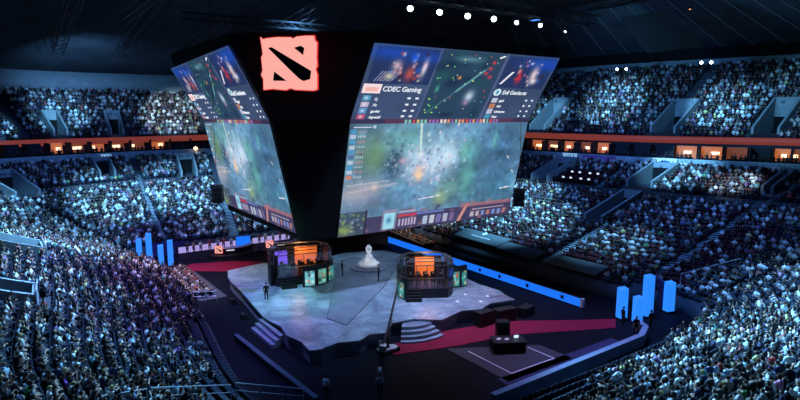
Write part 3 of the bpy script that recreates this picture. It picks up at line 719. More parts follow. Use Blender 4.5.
LO.line(.352, .97, .366, .74, .006, (.78, .88, .88), .95); LO.blob(.372, .69, .022, .06, (.88, .93, .95), .95, 2)
for u, v, r_ in ((.56, .95, 0), (.46, .88, 0), (.91, .62, .5), (.96, .47, .6), (.40, .86, 0)): LO.blob(u, v, .007, .022, (.96, .93, .9), 1, 2, r_)
LO.line(.90, .30, .965, .31, .005, (.95, .93, .95), .95); LO.line(.40, .27, .52, .29, .005, (.92, .93, .95), .9); LO.line(.02, .45, .22, .47, .006, (.78, .76, .8), .6); LO.line(.02, .39, .26, .44, .006, (.80, .74, .76), .6)
for i in range(10):                                     # scoreboard column at the left
    v = .90 - i * .042
    LO.rect(.006, v - .016, .034, v + .016, pr.choice([(.3, .6, .8), (.85, .5, .4), (.75, .8, .9), (.6, .35, .6), (.3, .4, .6)]), .85)
    for q_ in range(4): LO.rect(.042 + q_ * .010, v - .008, .048 + q_ * .010, v + .008, (.9, .9, .95) if i % 2 else (.92, .55, .55), .9)
LO.rect(.0, .96, 1, 1, (.22, .20, .32)); LO.rect(.16, .96, .9, 1, (.42, .24, .32), .6)
for i in range(26):
    u = .26 + i * .021; LO.rect(u, .965, u + .013, .992, pr.choice([(.95, .9, .9), (.85, .35, .35), (.8, .8, .55), (.5, .8, .75), (.9, .65, .5), (.6, .45, .75)]), .9)
LO.line(.02, .935, .10, .935, .004, (.85, .88, .95)); LO.rect(.11, .925, .125, .95, (.7, .8, .9))
# game interface at the bottom
LO.rect(.0, .0, 1.0, .15, (.24, .20, .34), .85)
for _ in range(70): LO.blob(pr.uniform(.0, 1.0), pr.uniform(0, .19), pr.uniform(.006, .022), pr.uniform(.01, .03), pr.choice([(.55, .42, .48), (.62, .44, .42), (.20, .18, .32), (.40, .32, .44)]), .75, 2)
LO.rect(.0, .0, .125, .21, (.24, .30, .38), .95)
for _ in range(40): LO.blob(pr.uniform(.005, .12), pr.uniform(.01, .2), pr.uniform(.004, .014), pr.uniform(.008, .022), pr.choice([(.55, .68, .35), (.45, .5, .62), (.16, .2, .3), (.7, .75, .8), (.3, .45, .45)]), .8, 2)
LO.blob(.03, .05, .03, .04, (.65, .75, .35), .7, 1); LO.rect(.125, .0, .135, .22, (.20, .16, .24))
LO.rect(.212, .01, .29, .20, (.55, .55, .66), .9); LO.rect(.222, .02, .28, .17, (.60, .85, .92)); LO.blob(.25, .10, .018, .04, (.25, .45, .62), .9, 2)
LO.rect(.30, .12, .40, .145, (.75, .25, .35)); LO.rect(.40, .125, .56, .145, (.40, .48, .75)); LO.rect(.30, .16, .39, .175, (.8, .75, .85), .7)
for i in range(6): LO.rect(.305 + i * .017, .03, .315 + i * .017, .10, (.75, .7, .82), .9)
for i in range(5): LO.rect(.44 + i * .040, .02, .468 + i * .040, .10, [(.7, .8, .9), (.8, .85, .9), (.45, .45, .7), (.72, .76, .85), (.5, .42, .6)][i], .85)
LO.line(.66, .01, .70, .17, .010, (.85, .58, .55), .9); LO.rect(.66, .14, 1, .175, (.70, .42, .46), .7)
for i in range(7): LO.rect(.73 + i * .036, .03, .752 + i * .036, .08, pr.choice([(.8, .75, .8), (.5, .6, .85), (.75, .5, .5)]), .85)
LO.rect(.74, .10, .95, .115, (.85, .8, .85), .6)
def srgb2lin(a): return np.where(a <= .04045, a / 12.92, ((a + .055) / 1.055) ** 2.4)
def picture_mesh(name, cv, quad, parent):       # quad: BL, BR, TL, TR world points
    w, h = cv.w, cv.h
    BLp, BRp, TLp, TRp = [np.array(q, float) for q in quad]
    u = np.linspace(0, 1, w + 1); v = np.linspace(0, 1, h + 1); Ug, Vg = np.meshgrid(u, v)
    Pp = (BLp * ((1 - Ug) * (1 - Vg))[..., None] + BRp * (Ug * (1 - Vg))[..., None] + TLp * ((1 - Ug) * Vg)[..., None] + TRp * (Ug * Vg)[..., None]).reshape(-1, 3)
    i = np.arange(h)[:, None] * (w + 1) + np.arange(w)[None]
    Fq = np.stack([i, i + 1, i + w + 2, i + w + 1], -1).reshape(-1, 4)
    o = mesh_np(name, Pp, Fq, [M['screen']], parent)
    at = o.data.attributes.new('picture', 'FLOAT_COLOR', 'FACE')
    rgba = np.ones((h * w, 4), np.float32); rgba[:, :3] = srgb2lin(np.clip(cv.a, 0, 1)).reshape(-1, 3)
    at.data.foreach_set('color', rgba.ravel())
    return o
def add_screen(label, BL_, BR_, FL, FR, TL, TR, nrm):
    ctr = (Vector(BL_) + Vector(BR_)) / 2
    e = empty('hanging_screen', tuple(ctr), 0, label, 'screen', 'folded screens hanging over the stage')
    L = lambda p: tuple(Vector(p) - ctr)
    nv = Vector(nrm)
    lo = picture_mesh('lower_panel', LO, [L(BL_), L(BR_), L(FL), L(FR)], e)
    upp = picture_mesh('upper_panel', UP, [L(FL), L(FR), L(TL), L(TR)], e)
    # casing behind the picture
    back = -nv * 0.5; off = -nv * 0.25
    c = MB()
    for q in ((BL_, BR_, FR, FL), (FL, FR, TR, TL)):
        c.hull([Vector(L(p)) + off for p in q], [Vector(L(p)) + back for p in q])
    c.build('casing', M['plastic'], e)
    # lettering, laid just in front of the upper panel
    ux = (Vector(FR) - Vector(FL)).normalized(); uy = (Vector(TL) - Vector(FL)); hy = uy.length; uy.normalize(); uz = ux.cross(uy)
    if uz.dot(nv) < 0: uz = -uz
    wx = (Vector(FR) - Vector(FL)).length
    def put(s, u, v, size, nm='lettering'):
        o_ = Vector(L(FL)) + ux * (u * wx) + uy * (v * hy) + uz * 0.04
        mt = Matrix((tuple(ux) + (o_[0],), tuple(uy) + (o_[1],), tuple(uz) + (o_[2],), (0, 0, 0, 1))).transposed()
        mt = Matrix.Identity(4)
        for r_ in range(3):
            mt[r_][0] = ux[r_]; mt[r_][1] = uy[r_]; mt[r_][2] = uz[r_]; mt[r_][3] = o_[r_]
        text_obj(nm, s, size, M['textwhite'], upp, mt, extrude=0.015)
    put('CDEC Gaming', .10, .40, 0.66); put('Evil Geniuses', .742, .40, 0.62)
    for s, v in (('Q', .27), ('Xz', .19), ('garder', .10), ('Agressif', .015)): put(s, .078, v, 0.36)
    for s, v in (('ppd', .28), ('Aui', .19), ('Universe', .10), ('Fear', .015)): put(s, .745, v, 0.40)
    return e
W0, W1 = 24.1, 45.5
add_screen('huge folded screen facing right showing a blue green game picture, nearest and widest',
           (W0, 45, 7.3), (W1, 45, 7.3), (W0, 42.35, 17.9), (W1, 42.45, 17.85), (W0, 38.5, 23.75), (W1, 38.6, 23.7), (0, -0.97, -0.25))
add_screen('huge folded screen seen at a slant left of the glowing logo',
           (20.8, 66, 7.9), (20.8, 46.6, 7.8), (18.6, 66, 17.75), (18.6, 46.6, 17.85), (15.5, 66, 23.1), (15.4, 46.6, 23.75), (-0.97, 0, -0.25))
# black housing between and behind the screens
LV = [(7.2, [(24.05,45.25),(45.6,45.25),(46.2,46.6),(46.2,64),(44,66.2),(24,66.2),(21.05,65.9),(21.05,46.5)]),
      (17.85, [(24.05,42.6),(45.6,42.7),(47.0,45.0),(47.0,66),(44,68.5),(22,68.5),(18.85,65.9),(18.85,46.5)]),
      (23.9, [(24.05,38.7),(45.6,38.9),(48.0,42.3),(48,68),(44,71),(18,71),(15.65,65.9),(15.65,46.5)]),
      (24.7, [(24.05,38.7),(45.6,38.9),(48.0,42.3),(48,68),(44,71),(18,71),(15.65,65.9),(15.65,46.5)])]
e = empty('screen_rig', (33, 55, 7.2), 0, 'black draped rig that carries the hanging screens, tapering to a point below the logo', 'rig')
t = MB()
rings = [[(p[0] - 33, p[1] - 55, z - 7.2 + (0 if True else 0)) for p in pl] for z, pl in LV]
for r0_, r1_ in zip(rings, rings[1:]):
    n = 8; b = len(t.v); t.add(r0_ + r1_, [(i, (i + 1) % n, n + (i + 1) % n, n + i) for i in range(n)])
t.add(rings[0], [tuple(range(7, -1, -1))]); t.add(rings[-1], [tuple(range(8))])
t.build('drape', M['black'], e)
t = MB()
for x, y in ((18, 46), (26, 40), (46, 44), (46, 66), (20, 66)):
    t.tube([(x - 33, y - 55, 18.8), (x - 33, y - 55, 29)], 0.05, 5)
t.build('hoist_chain', M['steel'], e)

# glowing emblem hung on the black corner
def emblem(name, ctr, sx, sy, right, upv, label, cat, group=None, depth=0.12, glow=True):
    right = Vector(right).normalized(); upv = Vector(upv); upv = (upv - right * upv.dot(right)).normalized(); nn = right.cross(upv)
    e = empty(name, tuple(ctr), 0, label, cat, group)
    def P3(p, d): return tuple(right * (p[0] * sx) + upv * (p[1] * sy) + nn * d)
    # normalised outline from -0.5 to 0.5, slightly jagged
    out = [(-.5, .47), (-.46, .43), (-.38, .45), (-.2, .47), (.04, .47), (.08, .44), (.13, .48), (.3, .5), (.45, .5), (.46, .42), (.5, .38), (.49, .1), (.5, -.05), (.47, -.1), (.5, -.2), (.5, -.47), (.44, -.5), (.1, -.49), (.02, -.46), (-.06, -.5), (-.3, -.48), (-.46, -.5), (-.46, -.3), (-.5, -.22), (-.47, -.14), (-.49, .1), (-.46, .16)]
    n = len(out)
    t = MB().hull([P3((x * 1.03, y * 1.03), -depth) for x, y in out], [P3((x * 1.03, y * 1.03), depth * .5) for x, y in out]); t.build('red_rim', M['logoedge'], e)
    t = MB().hull([P3(p, 0) for p in out], [P3(p, depth) for p in out]); t.build('glowing_plate', M['logo'], e)
    def cut(poly, nm): MB().hull([P3(p, depth * .9) for p in poly], [P3(p, depth * 1.3) for p in poly]).build(nm, M['black'], e)
    cut([(-.36, .27), (-.30, .29), (.40, -.14), (.38, -.29), (.26, -.33), (.18, -.28), (-.02, -.08)], 'diagonal_bar')
    cut([(.10, .28), (.22, .32), (.28, .28), (.26, .15)], 'corner_notch'); cut([(-.26, -.16), (-.04, -.33), (-.28, -.33)], 'corner_notch')
    return e
ec = Vector((18.35, 41.5, 22.15))
emblem('glowing_emblem', ec, 4.35, 4.0, (0.755, -0.66, -0.02), (-0.11, 0.08, 1), 'large glowing pale red square emblem with a black diagonal bar, high above the stage', 'emblem', depth=0.15)

# hanging loudspeaker clusters
for (x, y, z, n_, lb) in ((38.6, 36.9, 11.5, 4, 'black line array loudspeaker hanging at the lower right corner of the right screen'), (15.6, 52.0, 11.9, 4, 'black line array loudspeaker hanging left of the slanted screen')):
    e = empty('line_array', (x, y, z), -TH, lb, 'loudspeaker')
    for i in range(n_):
        MB().box((0, 0.06 * i, -0.1 - 0.42 * i), (0.95, 0.6, 0.38), rx=R(4 * i)).build('cabinet', M['plastic'], e)
    MB().tube([(0, 0, 0.1), (0, 0, 15.0)], 0.03, 4).build('hoist_cable', M['steel'], e)

# ------------------------------------------------------------------ visible lamps
def lamp(pos, target, s, label, group):
    e = empty('stage_lamp', pos, 0, label, 'stage light', group)
    d = (Vector(target) - Vector(pos)).normalized(); m3 = d.to_track_quat('Z', 'Y').to_matrix()
    t = MB().lathe([(0.18 * s, -0.35 * s), (0.28 * s, -0.2 * s), (0.32 * s, 0.2 * s), (0.34 * s, 0.3 * s)], 14); t.v = [tuple(m3 @ Vector(p)) for p in t.v]; t.build('housing', M['plastic'], e)
    t = MB().lathe([(0.01, 0.30 * s), (0.29 * s, 0.31 * s), (0.26 * s, 0.37 * s), (0.01, 0.40 * s)], 14); t.v = [tuple(m3 @ Vector(p)) for p in t.v]; t.build('lens', M['lens'], e)
    MB().tube([(-0.4 * s, 0, 0), (-0.4 * s, 0, 0.5 * s), (0.4 * s, 0, 0.5 * s), (0.4 * s, 0, 0)], 0.04 * s, 5).build('yoke', M['steel'], e)
    return e
camloc = (0, 0, CAMH)
names6 = ['first', 'second', 'third', 'fourth', 'fifth', 'sixth', 'seventh']
for i, (x, y, z) in enumerate([(25.2, 35.3, 26.0), (28.0, 35.4, 26.0), (30.9, 35.5, 26.0), (33.6, 35.4, 26.0), (36.6, 35.8, 26.0), (39.5, 35.8, 26.0), (44.2, 37.0, 26.0)]):
    tgt = (10, 20, 14) if i < 6 else (30, 30, 8)
    lamp((x, y, z), tgt, 0.75 if i < 4 else 0.6 if i < 6 else .34, f'{names6[i]} white stage lamp from the left on the long truss', 'stage lamps on the long truss')
for (x, y, z, s, lb) in ((67.4, 26.3, 29.3, 0.8, 'single bright lamp at the top right corner above the stand'), (91.7, 49.6, 26.2, .8, 'left lamp of the bright pair under the roof beam at upper right'), (92.6, 48.5, 26.2, .8, 'right lamp of the bright pair under the roof beam at upper right'),
        (85.9, 60.7, 25.6, .7, 'left lamp of the bright pair above the crowd beside the screen'), (86.7, 59.5, 25.6, .7, 'right lamp of the bright pair above the crowd beside the screen'),
        (79, 69, 25.3, 0.6, 'small lamp at the upper right tip of the screen'), (76, 68.5, 23.0, .6, 'small lamp just below the upper right tip of the screen')):
    lamp((x, y, z), (5, 5, 16), s, lb, 'lamps high in the right stand')
e = empty('work_lamp', (60.9, 34.6, 29.3), 0, 'tiny orange work lamp glowing on the ceiling catwalk', 'work lamp')
MB().lathe([(0.1, 0.25), (0.3, 0), (0.32, -0.08)], 12).build('shade', M['steel'], e); MB().lathe([(0.05, -.1), (0.28, -.02), (0.2, .1)], 12).build('bulb', mat('orange_bulb', (1, .4, .1), .5, noise=0, emit=(1, .35, .1), estr=4), e)
e = empty('wall_lamp', (27.6, 103.6, 12.2), 0, 'small warm lamp at the end of the left suites beside the slanted screen', 'wall lamp')
MB().box((0, 0, 0), (0.3, 0.2, 0.5)).build('bracket', M['steel'], e); MB().lathe([(0.05, -.35), (0.35, -.1), (0.35, .15), (.05, .35)], 12, c=(0, -.4, 0)).build('globe', mat('warm_bulb', (1, .6, .3), .5, noise=0, emit=(1, .62, .3), estr=3), e)

# ------------------------------------------------------------------ people
def skin_mesh(verts, edges, radii, roots, sub=1):
    me = bpy.data.meshes.new('tmp'); me.from_pydata(verts, edges, [])
    ob = bpy.data.objects.new('tmp', me); col.objects.link(ob)
    md = ob.modifiers.new('s', 'SKIN'); md.use_smooth_shade = True
    sv = me.skin_vertices[0].data
    for i, r_ in enumerate(radii): sv[i].radius = (r_, r_) if not isinstance(r_, tuple) else r_; sv[i].use_root = i in roots
    if sub: ob.modifiers.new('d', 'SUBSURF').levels = sub
    dg = bpy.context.evaluated_depsgraph_get()
    res = bpy.data.meshes.new_from_object(ob.evaluated_get(dg))
    V = [tuple(v.co) for v in res.vertices]; Fs = [tuple(p.vertices) for p in res.polygons]
    bpy.data.objects.remove(ob); bpy.data.meshes.remove(res)
    return V, Fs
def head_mesh(c, tilt=0.0, turn=0.0):
    """face towards -y"""
    V = []; Fs = []; n, m_ = 12, 8
    for i in range(m_ + 1):
        ph = math.pi * i / m_ - math.pi / 2
        for k in range(n):
            a = 2 * math.pi * k / n
            x, y, z = 0.078 * math.cos(ph) * math.cos(a), 0.096 * math.cos(ph) * math.sin(a), 0.12 * math.sin(ph)
            if z < -0.03: x *= 0.86; y = y * (0.9 if y < 0 else 0.72)
            if y < -0.07 and abs(x) < 0.03 and -0.045 < z < 0.02: y -= 0.022
            V.append((x, y, z))
    mi = []
    for i in range(m_):
        for k in range(n):
            Fs.append((i * n + k, i * n + (k + 1) % n, (i + 1) * n + (k + 1) % n, (i + 1) * n + k)); mi.append(1)
    def small(cx, cy, cz, rx, ry, rz, mt):
        b = len(V)
        for i in range(5):
            ph = math.pi * i / 4 - math.pi / 2
            for k in range(6):
                a = math.pi * k / 3; V.append((cx + rx * math.cos(ph) * math.cos(a), cy + ry * math.cos(ph) * math.sin(a), cz + rz * math.sin(ph)))
        for i in range(4):
            for k in range(6): Fs.append((b + i * 6 + k, b + i * 6 + (k + 1) % 6, b + (i + 1) * 6 + (k + 1) % 6, b + (i + 1) * 6 + k)); mi.append(mt)
    for s in (-1, 1):
        small(s * 0.03, -0.083, 0.012, 0.013, 0.009, 0.008, 3); small(s * 0.078, 0.0, -0.002, 0.012, 0.022, 0.032, 1)
    small(0, -0.098, -0.018, 0.013, 0.02, 0.026, 1); small(0, -0.084, -0.058, 0.024, 0.01, 0.008, 4)
    mt = Matrix.Translation(c) @ Matrix.Rotation(turn, 4, 'Z') @ Matrix.Rotation(tilt, 4, 'X')
    return [tuple(mt @ Vector(v)) for v in V], Fs, mi, mt
def hair_mesh(mt, long=False):
    V = []; Fs = []; n, m_ = 12, 6
    for i in range(m_ + 1):
        ph = math.pi / 2 - (math.pi * (0.66 if long else 0.56)) * i / m_
        for k in range(n):
            a = 2 * math.pi * k / n; front = math.sin(a) < -0.35
            p_ = max(ph, 0.42) if front else ph
            f = 1.12 if not (long and i > 3) else 1.2
            V.append((0.080 * f * math.cos(p_) * math.cos(a), 0.098 * f * math.cos(p_) * math.sin(a) + 0.004, 0.122 * 1.08 * math.sin(p_) - (0.05 if long and i == m_ and not front else 0)))
    for i in range(m_):
        for k in range(n): Fs.append((i * n + k, (i + 1) * n + k, (i + 1) * n + (k + 1) % n, i * n + (k + 1) % n))
    return [tuple(mt @ Vector(v)) for v in V], Fs
def make_person(pose, long_hair=False):
    """returns (body mesh, hair mesh); origin at the floor under the hips, facing -y"""
    S = {}
    sit = pose.startswith('sit')
    hz = 0.50 if sit else 0.93
    lean = {'sit_lean': 0.16, 'sit_lap': 0.04, 'sit_cheer': 0.0, 'sit_clap': 0.06, 'sit_phone': 0.08}.get(pose, 0.0)
    S['pel'] = (0, 0.0, hz); S['bel'] = (0, -lean * .4, hz + .16); S['che'] = (0, -lean, hz + .36); S['nek'] = (0, -lean * 1.15, hz + .50); S['skl'] = (0, -lean * 1.2 - .01, hz + .57)
    for s, n in ((-1, 'l'), (1, 'r')):
        S['sho' + n] = (s * .185, -lean * 1.05, hz + .43)
        if sit:
            S['hip' + n] = (s * .10, -.04, hz - .02); S['kne' + n] = (s * .13, -.46, hz + .01); S['ank' + n] = (s * .13, -.44, 0.09); S['toe' + n] = (s * .14, -.60, 0.045)
        else:
            st_ = .03 if pose != 'stand_walk' else .16 * s
            S['hip' + n] = (s * .10, 0, hz - .05); S['kne' + n] = (s * .11, -.02 - st_ * .5, .49); S['ank' + n] = (s * .12, .02 - st_, .09); S['toe' + n] = (s * .14, -.13 - st_, .045)
        a = {'sit_lap': ((s * .25, -.06, hz + .16), (s * .10, -.30, hz + .10)), 'sit_lean': ((s * .27, -.24, hz + .17), (s * .12, -.42, hz + .10)),
             'sit_cheer': ((s * .34, -.06, hz + .60), (s * .26, -.14, hz + .86)), 'sit_clap': ((s * .26, -.20, hz + .22), (s * .04, -.38, hz + .38)),
             'sit_phone': ((s * .26, -.14, hz + .18), (s * .05, -.34, hz + .30)),
             'stand': ((s * .25, .02, hz + .16), (s * .24, -.05, hz - .09)), 'stand_walk': ((s * .25, .08 * s, hz + .16), (s * .24, -.05 + .14 * s, hz - .07)),
             'stand_hands': ((s * .27, -.02, hz + .17), (s * .10, -.24, hz + .16)), 'stand_point': ((s * .27, -.04, hz + .17) if s < 0 else (.28, -.2, hz + .36), (s * .2, -.16, hz + .05) if s < 0 else (.24, -.46, hz + .42))}[pose]
        S['elb' + n], S['wri' + n] = a
        d = (Vector(a[1]) - Vector(a[0])).normalized(); S['han' + n] = tuple(Vector(a[1]) + d * .07)
    rad = dict(pel=.145, bel=.13, che=.155, nek=.06, skl=.055, shol=.075, shor=.075, elbl=.048, elbr=.048, wril=.032, wrir=.032, hanl=(.042, .02), hanr=(.042, .02), hipl=.10, hipr=.10, knel=.065, kner=.065, ankl=.045, ankr=.045, toel=.038, toer=.038)
    keys = list(S); ix = {k_: i for i, k_ in enumerate(keys)}
    E = [('pel', 'bel'), ('bel', 'che'), ('che', 'nek'), ('nek', 'skl')]
    for n in 'lr': E += [('che', 'sho' + n), ('sho' + n, 'elb' + n), ('elb' + n, 'wri' + n), ('wri' + n, 'han' + n), ('pel', 'hip' + n), ('hip' + n, 'kne' + n), ('kne' + n, 'ank' + n), ('ank' + n, 'toe' + n)]
    V, Fs = skin_mesh([S[k_] for k_ in keys], [(ix[a], ix[b]) for a, b in E], [rad[k_] for k_ in keys], {0}, 1)
    segm = {'nek-skl': 1}
    segs = []
    for a, b in E:
        kd = 0
        if b == 'skl' or b.startswith('han') or (b.startswith('wri')): kd = 1
        if b.startswith(('hip', 'kne', 'ank')): kd = 2
        if b.startswith('toe'): kd = 5
        segs.append((Vector(S[a]), Vector(S[b]), kd))
    mi = []
    for f in Fs:
        c = Vector((0, 0, 0))
        for i in f: c += Vector(V[i])
        c /= len(f); best = (9, 0)
        for a, b, kd in segs:
            ab = b - a; t_ = max(0, min(1, (c - a).dot(ab) / ab.dot(ab))); d = (c - a - ab * t_).length
            if d < best[0]: best = (d, kd)
        kd = best[1]
        if kd == 0 and c.z < hz - 0.02: kd = 2
        mi.append(kd)
    # fingers, each a chain of its own rooted in the palm
    fv = []; fe = []; fr = []; roots = set()
    for s, n in ((-1, 'l'), (1, 'r')):
        w_ = Vector(S['wri' + n]); h = Vector(S['han' + n]); d = (h - w_).normalized(); side = d.cross(Vector((0, 0, 1))).normalized() if abs(d.z) < .9 else Vector((1, 0, 0)); dn = side.cross(d) * -1
        if dn.z > 0: dn = -dn
        for q_, (o_, ln) in enumerate(((-.028, .062), (-.010, .075), (.010, .070), (.028, .055))):
            b = len(fv); p0 = h - d * .02 + side * o_
            fv += [tuple(p0), tuple(p0 + d * ln * .55), tuple(p0 + d * ln * .9 + dn * ln * .35)]; fe += [(b, b + 1), (b + 1, b + 2)]; fr += [.010, .009, .007]; roots.add(b)
        b = len(fv); sd = side * (-s); p0 = w_ + d * .025 + sd * .02
        fv += [tuple(p0), tuple(p0 + sd * .035 + d * .025), tuple(p0 + sd * .04 + d * .06)]; fe += [(b, b + 1), (b + 1, b + 2)]; fr += [.012, .010, .008]; roots.add(b)
    V2, F2 = skin_mesh(fv, fe, fr, roots, 0)
    b = len(V); V += V2; Fs += [tuple(i + b for i in f) for f in F2]; mi += [1] * len(F2)
    hc = Vector(S['skl']) + Vector((0, -.015, .10))
    V3, F3, m3, mt = head_mesh(hc, {'sit_lean': .1}.get(pose, 0.0))
    b = len(V); V += V3; Fs += [tuple(i + b for i in f) for f in F3]; mi += m3
    me = bpy.data.meshes.new('person_body'); me.from_pydata(V, [], Fs)
    for m in (M['shirt'], M['skin'], M['trousers'], M['dark_eye'], M['lips'], M['plastic']): me.materials.append(m)
    me.polygons.foreach_set('material_index', mi); me.polygons.foreach_set('use_smooth', [True] * len(Fs)); me.update()
    hV, hF = hair_mesh(mt, long_hair)
    hm = bpy.data.meshes.new('hair'); hm.from_pydata(hV, [], hF); hm.materials.append(M['hair']); hm.polygons.foreach_set('use_smooth', [True] * len(hF)); hm.update()
    return me, hm
PM = {}
for p in ('sit_lap', 'sit_lean', 'sit_cheer', 'sit_clap', 'sit_phone', 'stand', 'stand_walk', 'stand_hands', 'stand_point'):
    for lh in (False, True):
        if lh and p.startswith('stand'): continue
        PM[(p, lh)] = make_person(p, lh)
HAIR = [('black', (.012, .010, .010)), ('brunette', (.04, .022, .014)), ('brown', (.10, .055, .03)), ('blond', (.42, .30, .14))]
SHIRT = [('white', (.78, .80, .82)), ('black', (.015, .015, .018)), ('grey', (.25, .26, .28)), ('navy', (.03, .04, .12)), ('sky-blue', (.40, .58, .75)), ('teal', (.05, .32, .34)), ('red', (.50, .04, .05)),
         ('green', (.06, .40, .12)), ('yellow', (.75, .65, .10)), ('pink', (.75, .25, .45)), ('purple', (.22, .08, .40)), ('charcoal', (.07, .07, .08))]
SW = [20, 34, 9, 10, 10, 4, 2, 1.0, 1.2, 1.4, 2, 14]
POSE = [('sit_lap', 'hands on lap'), ('sit_lean', 'leaning forward'), ('sit_cheer', 'both arms raised'), ('sit_clap', 'hands clasped in front'), ('sit_phone', 'holding hands up together')]
PW = [44, 22, 3, 16, 15]
def place_person(pose, lh, loc_, rz, sc, shirt, hair, label, group=None, cat='person'):
    bm_, hm_ = PM[(pose, lh)]
    o = bpy.data.objects.new('person', bm_); col.objects.link(o)
    o.location = loc_; o.rotation_euler = (0, 0, rz); o.scale = (sc, sc, sc); o.color = tuple(shirt) + (1,)
    tag(o, label, cat, group)
    h = bpy.data.objects.new('hair', hm_); col.objects.link(h); h.parent = o; h.color = tuple(hair) + (1,)
    return o

# ------------------------------------------------------------------ seats and crowd
# box-like template helpers in numpy for the far crowd
def loft(rings, V, Fq, colr, cols):
    b = len(V)
    for c, (w, d) in rings:
        for dx, dy in ((-1, -1), (1, -1), (1, 1), (-1, 1)): V.append((c[0] + dx * w, c[1] + dy * d, c[2]))
    for i in range(len(rings) - 1):
        for k in range(4): Fq.append((b + 4 * i + k, b + 4 * i + (k + 1) % 4, b + 4 * i + 4 + (k + 1) % 4, b + 4 * i + 4 + k)); cols.append(colr)
    Fq.append((b + 3, b + 2, b + 1, b)); cols.append(colr); e_ = b + 4 * (len(rings) - 1)
    Fq.append((e_, e_ + 1, e_ + 2, e_ + 3)); cols.append(colr)
def crowd_template(arms):
    V = []; Fq = []; cl = []
    hz = .48
    loft([((0, 0, hz - .08), (.17, .12)), ((0, -.02, hz + .14), (.15, .10)), ((0, -.05, hz + .36), (.21, .11)), ((0, -.06, hz + .49), (.09, .06)), ((0, -.06, hz + .53), (.055, .055))], V, Fq, 0, cl)
    # head: 3 rings
    b = len(V); n = 6
    for z, r_ in ((-.12, .035), (-.07, .07), (.0, .09), (.07, .08), (.12, .035)):
        for k in range(n):
            a = 2 * math.pi * k / n; V.append((r_ * math.cos(a) * .9, -.08 + r_ * 1.1 * math.sin(a), hz + .68 + z))
    for i in range(4):
        for k in range(n):
            am = 2 * math.pi * (k + .5) / n
            Fq.append((b + i * n + k, b + i * n + (k + 1) % n, b + (i + 1) * n + (k + 1) % n, b + (i + 1) * n + k)); cl.append(3 if (i == 3 or (i >= 1 and math.sin(am) > .2)) else 1)
    t_ = b + 4 * n; Fq.append((t_, t_ + 1, t_ + 2, t_ + 3)); cl.append(3); Fq.append((t_, t_ + 3, t_ + 4, t_ + 5)); cl.append(3)
    for s in (-1, 1):
        loft([((s * .10, -.05, hz - .09), (.08, .04)), ((s * .11, -.25, hz - .05), (.075, .075)), ((s * .12, -.46, hz - .02), (.06, .06)), ((s * .12, -.47, hz - .16), (.06, .06)), ((s * .12, -.44, .02), (.045, .06))], V, Fq, 2, cl)
        e1, w1 = arms[0], arms[1]
        loft([((s * .21, -.05, hz + .40), (.045, .05)), ((s * e1[0], e1[1], hz + e1[2]), (.042, .045)), ], V, Fq, 0, cl)
        loft([((s * e1[0], e1[1], hz + e1[2]), (.036, .04)), ((s * w1[0], w1[1], hz + w1[2]), (.035, .045))], V, Fq, 1, cl)
    return np.array(V), np.array(Fq), np.array(cl)
TPL = [crowd_template(((.27, -.12, .16), (.12, -.32, .12))), crowd_template(((.26, -.22, .20), (.05, -.38, .34))), crowd_template(((.33, -.08, .62), (.27, -.14, .86)))]
def seat_template():
    V = []; Fq = []; cl = []
    loft([((0, -.02, .38), (.22, .22)), ((0, -.02, .43), (.22, .22))], V, Fq, 0, cl)
    loft([((0, .20, .36), (.21, .03)), ((0, .27, .80), (.21, .03))], V, Fq, 0, cl)
    loft([((0, .12, .0), (.03, .06)), ((0, .12, .38), (.03, .06))], V, Fq, 0, cl)
    return np.array(V), np.array(Fq), np.array(cl)
TARPS = [(240, 260, 0, 3), (206, 242, 0, 2)]
EMPTY = [(206, 240, 2, 4, .6), (180, 206, 0, 30, .15), (243, 262, 4, 5, .5), (648, 700, 0, 2, .85), (0, 36, 0, 2, 1.0), (680, 800, 0, 4, 1.0), (150, 186, 0, 16, .5), (590, 700, 0, 1, .7), (245, 262, 21, 26, 1.0)]
seats = []
def project(P):
    th, p = TH, PITCH
    w_ = np.array([math.sin(th) * math.cos(p), math.cos(th) * math.cos(p), -math.sin(p)]); r_ = np.array([math.cos(th), -math.sin(th), 0]); u_ = np.array([math.sin(th) * math.sin(p), math.cos(th) * math.sin(p), math.cos(p)])
    v = P - np.array([0, 0, CAMH]); c = v @ w_; c2 = np.where(c < 1, 1, c)
    return 400 + F * (v @ r_) / c2, 200 - F * (v @ u_) / c2, c
for deck, fn, rows, s0, s1 in (('low', low, NL, -120, 710), ('up', up, 19, 120, 560)):
    for r in range(rows):
        P, z = fn(r); P2, _ = fn(r + 0.62 if deck == 'low' else r + .62)
        smp = np.arange(s0, s1); pts = P2[smp % NS]; seg = np.linalg.norm(np.diff(pts, axis=0), axis=1); cum = np.concatenate([[0], np.cumsum(seg)])
        for L_ in np.arange(0.3, cum[-1], 0.53):
            j = int(np.searchsorted(cum, L_)) - 1; fr = (L_ - cum[j]) / max(seg[j], 1e-6); s = int(smp[j]); sf = s + fr
            if deck == 'up' and r >= NU(s % NS): continue
            if deck == 'low' and r in (20, 21) and s % NS > 150: continue        # cross aisle
            if in_vom(s % NS, r, deck, 1): continue
            am = [187, 238, 286, 300, 345, 420, 480] if deck == 'up' else None
            dl = 0.75 if s % NS in range(184, 190) or s % NS in range(221, 227) or s % NS in range(416, 422) else 0.5
            if deck == 'up':
                if any(abs(sf - a) * seg[j] < 0.85 for a in am): continue
            else:
                if any((abs(sf - a) * seg[j] < dl) and r0 <= r < r1 for a, r0, r1 in AISL): continue
            if deck == 'low' and any(a <= s % NS < b and c <= r < d for a, b, c, d in TARPS): continue
            p = pts[j] + (pts[j + 1] - pts[j]) * fr; q = s % NS
            seats.append((p[0], p[1], float(z[q]), q, r, 0 if deck == 'low' else 1, -OUT[q][0], -OUT[q][1]))
seats = np.array(seats)
px, py, dep = project(seats[:, :3] + np.array([0, 0, .9]))
